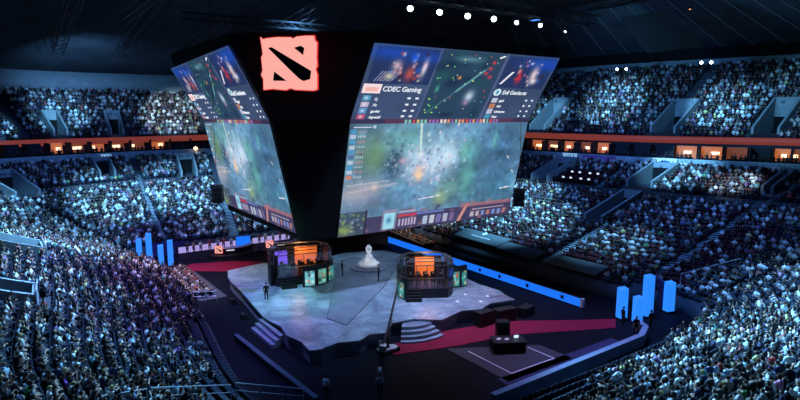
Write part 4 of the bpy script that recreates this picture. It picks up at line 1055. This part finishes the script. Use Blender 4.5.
vis = (dep > 5) & (px > -110) & (px < 910) & (py < 470) & (py > -60)
seats = seats[vis]; px, py, dep = px[vis], py[vis], dep[vis]
inframe = (px > 4) & (px < 796) & (py > 4) & (py < 396)
occ = nrg.random(len(seats))
full = occ > 0.05
for (a, b, r0, r1, f_) in EMPTY:
    sel = (seats[:, 5] == 0) & (seats[:, 3] >= a) & (seats[:, 3] < b) & (seats[:, 4] >= r0) & (seats[:, 4] < r1)
    full &= ~(sel & (nrg.random(len(seats)) < f_))
order = np.argsort(np.where(inframe, dep, 1e9))
near_seats = set(order[:300].tolist())
near_people = [i for i in order[:400].tolist() if full[i]][:215]
npset = set(near_people)
print('seats', len(seats), 'people', int(full.sum()))
# individual near seats
sv, sf_, _ = seat_template()
sme = bpy.data.meshes.new('stadium_seat'); sme.from_pydata([tuple(v) for v in sv], [], [tuple(f) for f in sf_]); sme.materials.append(M['seat']); sme.update()
def rz_of(i): return math.atan2(seats[i, 7], seats[i, 6]) + math.pi / 2
for i in near_seats:
    o = bpy.data.objects.new('stadium_seat', sme); col.objects.link(o); o.location = seats[i, :3]; o.rotation_euler = (0, 0, rz_of(i))
    tag(o, 'dark folding stadium seat in the packed nearest rows of the stands', 'seat', 'nearest stadium seats')
def instance(tv, tf, idx, jitter, scale, wob=0.0):
    off = nrg.normal(0, 1, (len(idx), 2)) * wob
    th = np.array([rz_of(i) for i in idx]) + jitter; c, s = np.cos(th)[:, None], np.sin(th)[:, None]
    x = tv[None, :, 0] * scale[:, None]; y = tv[None, :, 1] * scale[:, None]; z = tv[None, :, 2] * scale[:, None]
    V = np.stack([x * c - y * s + (seats[idx, 0] + off[:, 0])[:, None], x * s + y * c + (seats[idx, 1] + off[:, 1])[:, None], z + seats[idx, 2][:, None]], -1).reshape(-1, 3)
    Fq = (tf[None] + (np.arange(len(idx)) * len(tv))[:, None, None]).reshape(-1, 4)
    return V, Fq
rest = np.array([i for i in range(len(seats)) if i not in near_seats])
V, Fq = instance(sv, sf_, rest, np.zeros(len(rest)), np.ones(len(rest)))
so = mesh_np('stadium_seat_rows', V, Fq, [M['crowd']])
sc_ = np.where(((seats[rest, 3] > 150) & (seats[rest, 3] < 345))[:, None], np.array([[.07, .012, .02]]), np.array([[.012, .014, .03]]))
at = so.data.attributes.new('person_colour', 'FLOAT_COLOR', 'FACE'); at.data.foreach_set('color', np.repeat(np.concatenate([sc_, np.ones((len(sc_), 1))], 1), len(sf_), 0).astype(np.float32).ravel())
tag(so, 'thousands of dark folding seats in rows round the arena bowl', 'seats', kind='stuff')
rest = np.array([i for i in range(len(seats)) if full[i] and i not in npset])
tchoice = nrg.choice(3, len(rest), p=[.62, .34, .04])
VV = []; FF = []; CC = []; base = 0
shc = np.array([c for _, c in SHIRT]); shp = np.array(SW) / sum(SW); hac = np.array([c for _, c in HAIR])
for t in range(3):
    idx = rest[tchoice == t]; tv, tf, tc = TPL[t]
    V, Fq = instance(tv, tf, idx, nrg.normal(0, .35, len(idx)), nrg.uniform(.86, 1.08, len(idx)), .10)
    shirts = (lambda q: q * .6 + q.mean(1, keepdims=True) * .4)(shc[nrg.choice(len(SHIRT), len(idx), p=shp)]) * nrg.uniform(.6, 1.15, (len(idx), 1)); hairs = hac[nrg.choice(4, len(idx), p=[.45, .3, .17, .08])]
    skins = np.array([.50, .30, .22]) * nrg.uniform(.55, 1.25, (len(idx), 1)); trs = np.array([[.02, .022, .035]]) * nrg.uniform(.6, 3, (len(idx), 1))
    pal = np.stack([shirts, skins, trs, hairs], 1); CC.append(pal[:, tc].reshape(-1, 3))
    VV.append(V); FF.append(Fq + base); base += len(V)
gl = []
for s_ in list(range(130, 335, 3)) + list(range(396, 515, 3)):
    for j_ in range(2):
        q = (s_ + rng.randrange(3)) % NS; p = RB[q] + OUT[q] * rng.uniform(.75, 1.3)
        gl.append((p[0] + rng.uniform(-.2, .2), p[1] + rng.uniform(-.2, .2), float(ZB[q]) + .75, q, 0, 0, -OUT[q][0], -OUT[q][1]))
n0 = len(seats); seats = np.concatenate([seats, np.array(gl)]); gi = np.arange(n0, len(seats)); tv, tf, tc = TPL[1]
V, Fq = instance(tv * np.array([1, .6, 1]), tf, gi, nrg.normal(0, .5, len(gi)), nrg.uniform(.95, 1.1, len(gi)))
pal = np.tile(np.array([[.02, .02, .025], [.2, .12, .08], [.02, .02, .02], [.01, .01, .01]]), (len(gi), 1, 1)); CC.append(pal[:, tc].reshape(-1, 3)); VV.append(V); FF.append(Fq + base); base += len(V)  # suite guests: backlit silhouette put into near-black colours
crowd = mesh_np('crowd', np.concatenate(VV), np.concatenate(FF), [M['crowd']])
at = crowd.data.attributes.new('person_colour', 'FLOAT_COLOR', 'FACE'); cc = np.concatenate(CC)
at.data.foreach_set('color', np.concatenate([np.clip(cc, 0, 1), np.ones((len(cc), 1))], 1).astype(np.float32).ravel())
tag(crowd, 'packed seated crowd filling the stands all round the arena, blue lit', 'crowd', kind='stuff')
# the nearest spectators, one by one
ORD = ['first', 'second', 'third', 'fourth', 'fifth', 'sixth', 'seventh', 'eighth', 'ninth', 'tenth', 'eleventh', 'twelfth', 'thirteenth', 'fourteenth', 'fifteenth', 'sixteenth', 'seventeenth', 'eighteenth', 'nineteenth', 'twentieth']
for k_ in range(20, 60): ORD.append({2: 'twenty', 3: 'thirty', 4: 'forty', 5: 'fifty'}[k_ // 10 if k_ % 10 != 9 else k_ // 10] + ('-' + ORD[(k_ + 1) % 10 - 1] if (k_ + 1) % 10 else ''))
rowcount = {}
for i in sorted(near_people, key=lambda i: px[i]):
    q, r = int(seats[i, 3]), int(seats[i, 4])
    stand = 'left stand' if (q > 560) else 'right stand'
    key = (stand, r); rowcount[key] = rowcount.get(key, 0) + 1
    shn, shcv = rng.choices(SHIRT, SW)[0]; hn, hcv = rng.choices(HAIR, [45, 30, 17, 8])[0]; (pose, pn) = rng.choices(POSE, PW)[0]; lh = rng.random() < .25
    place_person(pose, lh, (seats[i, 0] + rng.gauss(0, .07), seats[i, 1] + rng.gauss(0, .07), seats[i, 2]), rz_of(i) + rng.gauss(0, .3), rng.uniform(1.0, 1.14), shcv, hcv,
                 f'person in {shn}, {hn} hair, {ORD[min(r, 59)]} row, {stand}, {ORD[min(rowcount[key] - 1, 59)]} from left', f'spectators in the {stand}')

# ------------------------------------------------------------------ tarps on the right stand, media tables
def tarp(s0, s1, r0, r1, label, badge=False, zo=.55):
    P0, z0 = low(r0); P1, z1 = low(r1)
    a, b, c, d = P0[s0], P0[s1], P1[s1], P1[s0]
    base = (a + b + c + d) / 4; e = empty('seat_cover', (base[0], base[1], float(z0[s0]) + zo - .2), 0, label, 'seat cover')
    zb = float(z0[s0]) + zo - .2
    ring = [(a[0] - base[0], a[1] - base[1], float(z0[s0]) + zo - zb), (b[0] - base[0], b[1] - base[1], float(z0[s1]) + zo - zb), (c[0] - base[0], c[1] - base[1], float(z1[s1]) + zo - zb), (d[0] - base[0], d[1] - base[1], float(z1[s0]) + zo - zb)]
    MB().hull([(x, y, z - .12) for x, y, z in ring], ring).build('cloth', M['tarp'], e)
    if badge:
        A_, B_, C_, D_ = [Vector(p) for p in ring]
        ux = (A_ - B_).normalized(); uy = (C_ - B_); uy = (uy - ux * uy.dot(ux)).normalized(); uz = ux.cross(uy)
        if uz.z < 0: uz = -uz
        cc_ = (A_ + B_ + C_ + D_) / 4 + uz * .05
        mt = Matrix.Identity(4)
        for r_ in range(3): mt[r_][0] = ux[r_]; mt[r_][1] = uy[r_]; mt[r_][2] = uz[r_]; mt[r_][3] = (cc_ - ux * 1.7 - uy * .4)[r_]
        t = MB(); [t.add([tuple(mt @ Vector(q)) for q in ((x_, .1, .0), (x_ + .22, .1, .0), (x_ + .22, .3, .0), (x_, .3, .0))], [(0, 1, 2, 3)]) for x_ in np.arange(0, 3.4, .3)]; t.build('lettering', M['white'], e)
        t = MB().lathe([(.01, 0), (.38, 0), (.38, .03), (.01, .03)], 16); t.v = [tuple(cc_ + ux * (p[0] - .1) + uy * (p[1] + .75) + uz * p[2]) for p in t.v]; t.build('round_badge', M['white'], e)
tarp(240, 260, 0, 2.6, 'grey green tarp with a white emblem over the front seats of the right stand', True, .75)
tarp(226, 240, 0, 2, 'dark tarp over the front row left of the pale steps', zo=.6)
tarp(206, 222, 0, 2, 'long dark tarp over the front rows right of the pale steps', zo=.6)
for i, s in enumerate((247, 250.5, 254, 257.5)):
    for r in (22.3, 24.5):
        si = int(s); P, z = low(r)
        e = empty('media_table', (P[si][0], P[si][1], float(low(int(r))[1][si])), math.atan2(*(RB[si + 1] - RB[si - 1])[::-1]),
                  '%s black press table from the right, %s row, high in the right stand' % (ORD[i], 'front' if r < 23 else 'back'), 'table', 'press tables in the right stand')
        MB().box((0, 0, .74), (1.5, .6, .05)).build('top', M['plastic'], e)
        for dx in (-.65, .65):
            for dy in (-.22, .22): MB().box((dx, dy, .36), (.05, .05, .72)).build('leg', M['steel'], e)
        lp = empty('laptop', (P[si][0], P[si][1], float(low(int(r))[1][si]) + .765), e.rotation_euler[2] + 0.2, 'open laptop with a pale screen on the %s press table, %s row' % (ORD[i], 'front' if r < 23 else 'back'), 'laptop', 'laptops on the press tables')
        MB().box((0, 0, .01), (.36, .25, .02)).build('keyboard', M['rail'], lp); MB().box((0, .13, .14), (.36, .02, .25), rx=-.15).build('display', M['laptop'], lp)

# hand rails along the bottom left, on the nearest rows
def railing(a, b, posts, h, label):
    e = empty('railing', a, 0, label, 'railing')
    A_, B_ = Vector(a), Vector(b); d = B_ - A_
    w = MB()
    w.tube([(0, 0, h), tuple(d + Vector((0, 0, h)))], .035, 6); w.tube([(0, 0, h * .55), tuple(d + Vector((0, 0, h * .55)))], .022, 6)
    w.build('rail', M['rail'], e)
    for i in range(posts):
        p = d * (i / (posts - 1)); MB().tube([tuple(p), (p[0], p[1], p[2] + h)], .03, 6).build('post', M['rail'], e)
def rowpt(s, r, dz=0): P, z = low(r); return (float(P[s % NS][0]), float(P[s % NS][1]), float(low(int(r))[1][s % NS]) + dz)
railing((2.6, 29.8, 3.9), (5.0, 30.3, 3.4), 3, 1.0, 'steel railing section at the bottom left, leftmost')
railing((5.2, 30.1, 3.5), (9.2, 29.9, 2.6), 4, 1.0, 'steel railing section at the bottom, middle of three')
railing((9.5, 30.0, 2.6), (13.3, 29.4, 1.4), 4, 1.0, 'steel railing section at the bottom, nearest the pale barrier')
railing((13.3, 53.2, 1.0), (15.2, 52.2, 1.0), 3, 1.0, 'grey railing beside the dark empty rows at left')
a = rowpt(190, 1, .4); b = rowpt(176, 6, .4)
railing((52.0, 28.5, 2.2), (57.0, 25.6, 3.6), 5, 1.1, 'steel railing above the tunnel right of the blue columns')

# ------------------------------------------------------------------ player booths
def poster(parent, x, y, rz, w, h, seed, z0=.15):
    g = random.Random(seed)
    cv = Canvas(14, 24, g.choice([(.2, .5, .5), (.45, .75, .8), (.35, .6, .55)])); 
    for _ in range(12): cv.blob(g.uniform(.1, .9), g.uniform(.05, .95), g.uniform(.08, .3), g.uniform(.05, .2), g.choice([(.9, .35, .2), (.85, .95, .95), (.1, .12, .15), (.3, .8, .8), (.95, .75, .4), (.12, .2, .2)]), .85, 2)
    m3 = Matrix.Rotation(rz, 3, 'Z')
    q = [m3 @ Vector((sx * w / 2, -.06, zz)) + Vector((x, y, 0)) for sx, zz in ((-1, z0), (1, z0), (-1, z0 + h), (1, z0 + h))]
    picture_mesh('poster_screen', cv, [tuple(p) for p in q], parent)
def booth(loc_, rz, label, wings, glow, w=5.0):
    e = empty('player_booth', loc_, rz, label, 'booth', 'glass player booths on the stage')
    d = 3.6; hb = .9; hg = 2.25
    plan = [(-w / 2, -d / 2), (w / 2, -d / 2)] + [(w / 2 + .7 * math.sin(R(a)), -d / 2 + d * a / 180) for a in (30, 60, 90, 120, 150)] + [(w / 2, d / 2), (-w / 2, d / 2)] + [(-w / 2 - .7 * math.sin(R(a)), d / 2 - d * a / 180) for a in (30, 60, 90, 120, 150)]
    MB().prism(plan, 0, hb).build('base', M['plastic'], e)
    g = MB(); fr = MB(); n = len(plan)
    for i in range(n):
        a, b = plan[i], plan[(i + 1) % n]
        if not (a[1] > d / 2 - .01 and b[1] > d / 2 - .01):
            av, bv = Vector(a), Vector(b); t_ = (bv - av).normalized(); nn = Vector((-t_.y, t_.x)) * .02
            g.prism([tuple(av - nn), tuple(bv - nn), tuple(bv + nn), tuple(av + nn)], hb, hb + hg)
        fr.tube([(a[0], a[1], hb), (a[0], a[1], hb + hg)], .035, 5); fr.tube([(a[0], a[1], hb + hg), (b[0], b[1], hb + hg)], .05, 5)
    for x in (-w / 4, 0, w / 4): fr.tube([(x, -d / 2, hb), (x, -d / 2, hb + hg)], .035, 5)
    g.build('glass_wall', M['glass'], e)
    # curved glass canopy with ribs
    dome = MB(); ringp = []
    for k, (sc, z) in enumerate(((1.0, hb + hg), (.93, hb + hg + .35), (.72, hb + hg + .55))): ringp.append([(x * sc, y * sc, z) for x, y in plan])
    for i in range(2):
        b = len(dome.v); dome.add(ringp[i] + ringp[i + 1], [(j, (j + 1) % n, n + (j + 1) % n, n + j) for j in range(n)])
    dome.build('glass_canopy', M['glass'], e)
    for j in range(n): fr.tube([ringp[0][j], ringp[1][j], ringp[2][j]], .04, 5)
    for i in (1, 2):
        for j in range(n): fr.tube([ringp[i][j], ringp[i][(j + 1) % n]], .045, 5)
    fr.build('frame', M['steel'], e)
    # interior
    MB().box((0, d / 2 - .15, hb + 1.2), (w * .9, .12, 2.2)).build('back_wall', M['plastic'], e)
    MB().box((glow[2], d / 2 - .25, hb + 1.25), (glow[3], .06, 1.9)).build('wall_glow', M[glow[0]], e)  # emissive sheet paints the lit look of the booth's back wall
    if glow[1]: MB().box((-w * .32, d / 2 - .25, hb + 1.2), (w * .25, .06, 1.5)).build('wall_glow', M[glow[1]], e)
    MB().box((0, -.95, hb + .72), (w * .82, .6, .06)).build('desk', M['plastic'], e)
    for dx in (-w * .38, w * .38): MB().box((dx, -.95, hb + .36), (.06, .5, .72)).build('desk_leg', M['steel'], e)
    # dark flank panels with pictures
    for (a0, a1, rad_, cx, cy, npost, seed) in wings:
        pts = [(cx + rad_ * math.cos(R(a)), cy + rad_ * math.sin(R(a))) for a in np.linspace(a0, a1, 9)]
        ring = pts + [(cx + (rad_ - .25) * math.cos(R(a)), cy + (rad_ - .25) * math.sin(R(a))) for a in np.linspace(a1, a0, 9)]
        MB().prism(ring, 0, 2.15).build('curved_flank', M['plastic'], e)
        for k in range(npost):
            aa = a0 + (a1 - a0) * (k + .5) / npost
            poster(e, cx + (rad_ + .02) * math.cos(R(aa)), cy + (rad_ + .02) * math.sin(R(aa)), R(aa) + math.pi / 2, abs(R(a1 - a0)) * rad_ / npost * .72, 1.5, seed + k)
    for i in range(4):
        MB().box((-w * .33, -d / 2 - .15 - .28 * i, (hb - .2 * (i + 1) + .2) / 2), (1.5, .28, hb - .2 * (i + 1) + .2)).build('entry_step', M['plastic'], e)
    ld = bpy.data.lights.new('booth_light', 'POINT'); ld.energy = 190; ld.color = (1, .45, .18); ld.shadow_soft_size = .2
    lo_ = bpy.data.objects.new('booth_light', ld); col.objects.link(lo_)
    m4 = Matrix.Translation(loc_) @ Matrix.Rotation(rz, 4, 'Z'); lo_.location = m4 @ Vector((.3, .6, hb + 2.2))
    return e, m4, w, hb
BO = []
BO.append(('right', booth((32.5, 43.0, ZS), R(-31), 'glass player booth glowing orange inside, right of the trophy', [(165, 222, 3.0, .25, -.5, 2, 20), (-84, -50, 3.0, 2.5, 4.2, 2, 31)], ('orangeglow', None, 0.1, 1.9), 4.0)))
BO.append(('left', booth((24.4, 53.9, ZS), R(-12), 'glass player booth lit violet and orange, left of the trophy, with three picture screens', [(-98, -34, 3.7, .1, .7, 3, 41), (150, 196, 3.0, -.4, -.6, 0, 41)], ('orangeglow', 'purpleglow', 1.0, 2.4), 5.2)))
for nm, (e, m4, w, hb) in BO:
    for i in range(5):
        x = -w * .36 + i * w * .18
        p = m4 @ Vector((x, -.2, hb))
        rz = e.rotation_euler[2]
        mt_ = empty('monitor', tuple(m4 @ Vector((x, -1.0, hb + .75))), rz, f'{ORD[i]} black monitor from the left on the desk in the {nm} booth', 'monitor', 'booth monitors')
        MB().box((0, 0, .30), (.52, .04, .32)).build('display', M['plastic'], mt_); MB().box((0, .025, .30), (.48, .01, .28)).build('lit_face', M['laptop'], mt_.children[0]); MB().tube([(0, 0, 0), (0, 0, .2)], .03, 6).build('stand', M['steel'], mt_)
        c_ = empty('gaming_chair', tuple(m4 @ Vector((x, -.12, hb))), rz, f'black swivel chair, {ORD[i]} from the left in the {nm} booth', 'chair', 'booth chairs')
        MB().box((0, 0, .42), (.46, .46, .08)).build('seat', M['plastic'], c_); MB().box((0, .25, .80), (.42, .07, .68), rx=-.1).build('backrest', M['plastic'], c_); MB().tube([(0, 0, .04), (0, 0, .4)], .04, 6).build('pole', M['steel'], c_)
        MB().lathe([(.3, 0), (.28, .04), (.04, .08)], 5).build('foot', M['steel'], c_)
        place_person('sit_lean', False, tuple(p), rz, 1.0, (.03, .03, .05) if nm == 'right' else (.10, .03, .03), HAIR[0][1], f'seated player in a dark top, {ORD[i]} from the left in the {nm} booth', 'players in the booths')

# people standing on the stage
place_person('stand', False, (18.9, 49.4, ZS), R(150), 1.0, (.01, .01, .012), HAIR[0][1], 'person in black standing at the left edge of the stage, seen from behind')
place_person('stand_hands', False, (28.6, 52.5, ZS), R(60), 1.0, (.01, .01, .012), HAIR[0][1], 'person in black standing midstage between left booth and trophy')
place_person('stand_hands', False, (30.8, 48.7, ZS), R(-120), 1.04, (.02, .02, .02), HAIR[1][1], 'person in a dark suit standing just right of the trophy plinth')

# ------------------------------------------------------------------ press and panel desks at the far end
def curved_desk(cx, cy, r_, a0, a1, label, logo_at, light=True):
    e = empty('panel_desk', (cx, cy, 0), 0, label, 'desk', 'panel desks at the far end')
    pts = [(r_ * math.cos(R(a)), r_ * math.sin(R(a))) for a in np.linspace(a0, a1, 12)]
    ring = pts + [((r_ - .7) * math.cos(R(a)), (r_ - .7) * math.sin(R(a))) for a in np.linspace(a1, a0, 12)]
    MB().prism(ring, 0, .95).build('front', M['plastic'], e); MB().prism(ring, .95, 1.02).build('counter', M['white'], e)
    ring = [((r_ + 1.3) * math.cos(R(a)), (r_ + 1.3) * math.sin(R(a))) for a in np.linspace(a0, a1, 12)] + pts[::-1]
    MB().prism(ring, 0, .3).build('dais', M['plastic'], e)
    if light:
        aa = R(logo_at + 14); MB().box(((r_ + .02) * math.cos(aa), (r_ + .02) * math.sin(aa), .75), (1.0, .05, .1), rz=aa + math.pi / 2).build('light_bar', M['whitelight'], e)
    return e
curved_desk(24.0, 75.6, 3.2, 215, 325, 'left curved black panel desk with a small red emblem screen', 240)
curved_desk(30.6, 74.8, 3.2, 215, 325, 'right curved black panel desk with a small red emblem screen, nearer the rig', 240)
for (x, y, lb) in ((21.7, 72.9, 'small glowing red emblem screen on the left panel desk'), (28.3, 72.1, 'small glowing red emblem screen on the right panel desk')):
    emblem('emblem_screen', Vector((x, y, .95)), 1.0, 1.0, (.85, -.53, 0), (0, 0, 1), lb, 'screen', depth=.05)
e = empty('light_wall', (25.5, 77.0, 0), 0, 'low glowing white wall strip behind the panel desks', 'light strip')
MB().box((0, .1, .55), (16, .15, 1.1)).build('frame', M['plastic'], e); MB().box((0, 0, .55), (15.6, .06, .8)).build('glow_face', mat('soft_white_glow', (.5, .5, .5), .5, noise=0, emit=lin((.62, .55, .78))), e)
e = empty('blue_backdrop', (26.0, 75.9, 0), R(-10), 'bright blue backdrop screen between the two panel desks', 'screen')
MB().box((0, 0, .95), (2.0, .12, 1.5)).build('frame', M['plastic'], e); MB().box((0, -.07, .95), (1.9, .04, 1.4)).build('display', M['bluelamp'], e); MB().box((0, 0, .1), (1.0, .5, .2)).build('base', M['plastic'], e)
WARM = [(.6, .25, .15), (.75, .6, .5), (.8, .75, .7), (.3, .08, .06), (.5, .35, .2), (.9, .85, .8)]
for i in range(16):
    x = 18.5 + i * 1.0 + rng.uniform(-.15, .15); shn, c = rng.choice([('red', (.6, .08, .06)), ('white', (.8, .78, .75)), ('tan', (.6, .42, .25)), ('dark', (.03, .03, .03))])
    place_person('stand_hands', rng and False, (x, 75.9 + (0.6 if i % 2 else 0.3) - .0, 0), rng.uniform(-.5, .5), 1.0, c, rng.choice(HAIR)[1], f'person in a {shn} top standing behind the far panel desks, {ORD[i]} from left', 'people behind the panel desks')
# warm lit press rows: left near the columns, right beyond the LED barrier
def press_row(n, a, b, rz, label_t, side, grp, z=0.0, rows=2, gap=1.1):
    A_, B_ = Vector(a), Vector(b); dv = (B_ - A_); nn = Vector((math.sin(rz), -math.cos(rz), 0)) * -1
    for r in range(rows):
        m_ = empty('press_table', tuple((A_ + B_) / 2 + nn * gap * r - nn * .5 + Vector((0, 0, z))), math.atan2(dv.y, dv.x), f'long pale press table, {["front", "back", "rear"][r]} row, {side}', 'table')
        MB().box((0, 0, .74), (dv.length + .6, .5, .05)).build('top', M['pale_table'], m_)
        for k in (-1, 0, 1): MB().box((k * dv.length * .48, 0, .36), (.06, .4, .72)).build('leg', M['steel'], m_)
        for i in range(n):
            p = A_ + dv * (i / (n - 1)) + nn * gap * r
            cn, c = rng.choice([('white', (.85, .8, .75)), ('tan', (.6, .42, .28)), ('dark', (.03, .03, .03)), ('red', (.55, .1, .06)), ('grey', (.4, .38, .36))])
            place_person(rng.choice(['sit_lean', 'sit_clap', 'sit_lap']), rng.random() < .3, (p.x, p.y, z - .05), rz, 1.0, c, rng.choice(HAIR)[1], f'person in a {cn} top at the {["front", "back", "rear"][r]} press table {side}, {ORD[i]} along', grp)
press_row(11, (15.6, 57.3, 0), (15.6, 68.2, 0), R(90), '', 'beside the left crowd', 'press people at left', rows=3, gap=.8)
press_row(8, (46.4, 61.6, 0.0), (47.6, 71.5, 0.0), R(-90), '', 'beyond the blue barrier', 'press people beyond the barrier', rows=3, gap=.95)
# floor edge of the left press area
t = MB().prism([(14.6, 56.2), (17.4, 56.2), (17.2, 69.2), (14.3, 69.2)], 0, .03); t.build('floor_mat', M['mats'], label='dark grey mat under the left press tables', cat='mat')

# ------------------------------------------------------------------ camera platform with taped outline, jib crane, floor crew
MB().prism([(27.4, 33.4), (27.4, 26.6), (34.2, 26.6), (34.0, 29.8)], 0.0, .05).build('platform_mat', M['mats'], label='dark grey mat with a white taped outline in front of the stage', cat='mat')
t = MB(); pts = [(28.5, 32.0), (28.5, 27.4), (33.0, 27.4), (32.9, 29.9)]
for a, b in zip(pts[:-1], pts[1:]):
    av, bv = Vector(a), Vector(b); d_ = (bv - av).normalized(); nn = Vector((-d_.y, d_.x)) * .05; t.prism([tuple(av - nn - d_ * .05), tuple(bv - nn + d_ * .05), tuple(bv + nn + d_ * .05), tuple(av + nn - d_ * .05)], .05, .06)
t.build('tape_line', M['mattape'], label='white tape line marking three sides of the dark mat', cat='tape')
e = empty('control_table', (31.3, 30.6, .05), R(-28), 'black covered control table standing on the taped mat', 'table')
MB().box((0, 0, .82), (2.6, 1.5, .06)).build('top', M['plastic'], e); MB().box((0, 0, .4), (2.5, 1.4, .8)).build('cloth_skirt', M['black'], e)
e = empty('equipment_case', (32.3, 32.2, .05), R(-28), 'tall black equipment case behind the control table', 'case')
MB().box((0, 0, .85), (1.0, .7, 1.6)).build('body', M['plastic'], e); t = MB()
for z in (.06, 1.6): t.box((0, 0, z), (1.04, .74, .05))
t.build('trim_band', M['steel'], e)
for sx in (-.4, .4): MB().lathe([(.02, 0), (.06, .02), (.06, .04)], 8, c=(sx, 0, 0)).build('caster', M['steel'], e)
for (x, y, lb, m_) in ((-.7, .1, 'white sheet of paper on the left of the control table', 'white'), (-.1, .0, 'white sheet of paper in the middle of the control table', 'white')):
    p = Matrix.Rotation(R(-28), 3, 'Z') @ Vector((x, y, 0)); o = MB().box((0, 0, .005), (.42, .3, .01), rz=.3).build('paper_sheet', M[m_], label=lb, cat='paper'); o.location = (31.3 + p.x, 30.6 + p.y, .90)
p = Matrix.Rotation(R(-28), 3, 'Z') @ Vector((.7, .2, 0)); e = empty('laptop', (31.3 + p.x, 30.6 + p.y, .90), R(150), 'open laptop on the right of the control table', 'laptop'); MB().box((0, 0, .01), (.36, .25, .02)).build('keyboard', M['plastic'], e); MB().box((0, .13, .14), (.36, .02, .25), rx=-.15).build('display', M['laptop'], e)
# black flight cases by the stage right front
for i, (x, y, w, h) in enumerate(((35.6, 35.3, 2.0, 1.2), (33.4, 35.6, 1.6, 1.3), (38.2, 35.2, 1.6, .9))):
    e = empty('flight_case', (x, y, 0), R(-8 + 9 * i), 'black flight case against the stage front, %s' % ['middle of three and widest', 'leftmost of three', 'rightmost of three and lowest'][i], 'case', 'flight cases by the stage')
    MB().box((0, 0, h * .35), (w, .9, h * .7)).build('body', M['plastic'], e); MB().box((0, 0, h * .86), (w, .9, h * .28)).build('lid', M['plastic'], e)
    t = MB()
    for sx in (-1, 1):
        for sy in (-1, 1): t.tube([(sx * w / 2, sy * .45, 0), (sx * w / 2, sy * .45, h)], .03, 4)
    t.build('corner_strip', M['steel'], e)
# jib crane: dolly, column, arm, camera head
e = empty('camera_crane', (23.3, 35.6, 0), 0, 'camera crane with a long thin black arm reaching over the stage', 'camera crane')
MB().box((0, 0, .28), (1.6, .9, .16)).build('dolly', M['rail'], e)
t = MB()
for sx in (-.7, .7):
    for sy in (-.4, .4): 
        w = MB().lathe([(.02, -.06), (.2, -.05), (.2, .05), (.02, .06)], 12); t.add([(v[0] + sx, v[2] + sy, v[1] + .2) for v in w.v], w.f)
t.build('wheel', M['plastic'], e)
MB().tube([(0, 0, .3), (0, 0, 1.6)], [.16, .1], 8).build('column', M['steel'], e)
MB().tube([(-1.3, -1.4, 1.35), (0, 0, 1.7), (6.6, 7.6, 3.9)], [.09, .10, .06], 6).build('arm', M['plastic'], e)
t = MB(); t.box((-1.4, -1.5, 1.2), (.5, .5, .45), rz=.8); t.build('counterweight', M['rail'], e)
MB().box((6.7, 7.7, 3.7), (.3, .5, .35), rz=.8).build('camera_head', M['plastic'], e)
place_person('stand_hands', False, (22.3, 34.8, 0), R(140), 1.0, (.62, .62, .66), HAIR[1][1], 'crane operator in a pale shirt standing at the foot of the camera crane')
def tripod_camera(x, y, rz, label):
    e = empty('broadcast_camera', (x, y, 0), rz, label, 'camera')
    for k in range(3):
        a = 2 * math.pi * k / 3; MB().tube([(0, 0, 1.15), (.45 * math.cos(a), .45 * math.sin(a), 0)], .03, 5).build('leg', M['steel'], e)
    MB().box((0, 0, 1.4), (.22, .6, .3)).build('body', M['rail'], e); MB().tube([(0, .3, 1.4), (0, .7, 1.4)], .09, 10).build('lens', M['plastic'], e); MB().box((0, -.1, 1.6), (.12, .2, .1)).build('viewfinder', M['white'], e)
tripod_camera(19.4, 30.6, R(-30), 'broadcast camera on a tripod at the bottom centre of the dark floor')
place_person('stand_hands', False, (18.9, 29.8, 0), R(150), 1.0, (.4, .4, .45), HAIR[1][1], 'camera operator in grey behind the tripod at bottom centre')
place_person('stand', False, (15.9, 31.6, 0), R(120), 1.0, (.8, .8, .85), HAIR[0][1], 'steward in a white top at the end of the pale left barrier')
for (x, y, lb) in ((43.3, 28.6, 'crew member in black at the end of the red walkway'), (42.2, 26.6, 'crew member in black beside the curved end of the barrier'), (44.6, 26.8, 'crew member in black in front of the lowest blue column')):
    place_person('stand_walk' if x < 43 else 'stand', False, (x, y, .04 if x == 43.3 else 0), R(rng.uniform(0, 360)), 1.0, (.012, .012, .015), HAIR[0][1], lb)
# stage front monitors, left side
for i, (x, y) in enumerate(((17.2, 53.6), (16.6, 48.9))):
    e = empty('stage_monitor', (x, y, 0), R(90), ['black floor monitor wedge beside the stage left edge, farther one', 'black floor monitor wedge beside the stage left edge, nearer one'][i], 'loudspeaker')
    MB().hull([(-.4, -.3, 0), (.4, -.3, 0), (.4, .3, 0), (-.4, .3, 0)], [(-.4, 0, .55), (.4, 0, .55), (.4, .3, .55), (-.4, .3, .55)]).build('cabinet', M['plastic'], e)
    MB().box((0, -.17, .27), (.66, .04, .34), rx=-.5).build('grille', M['steel'], e)
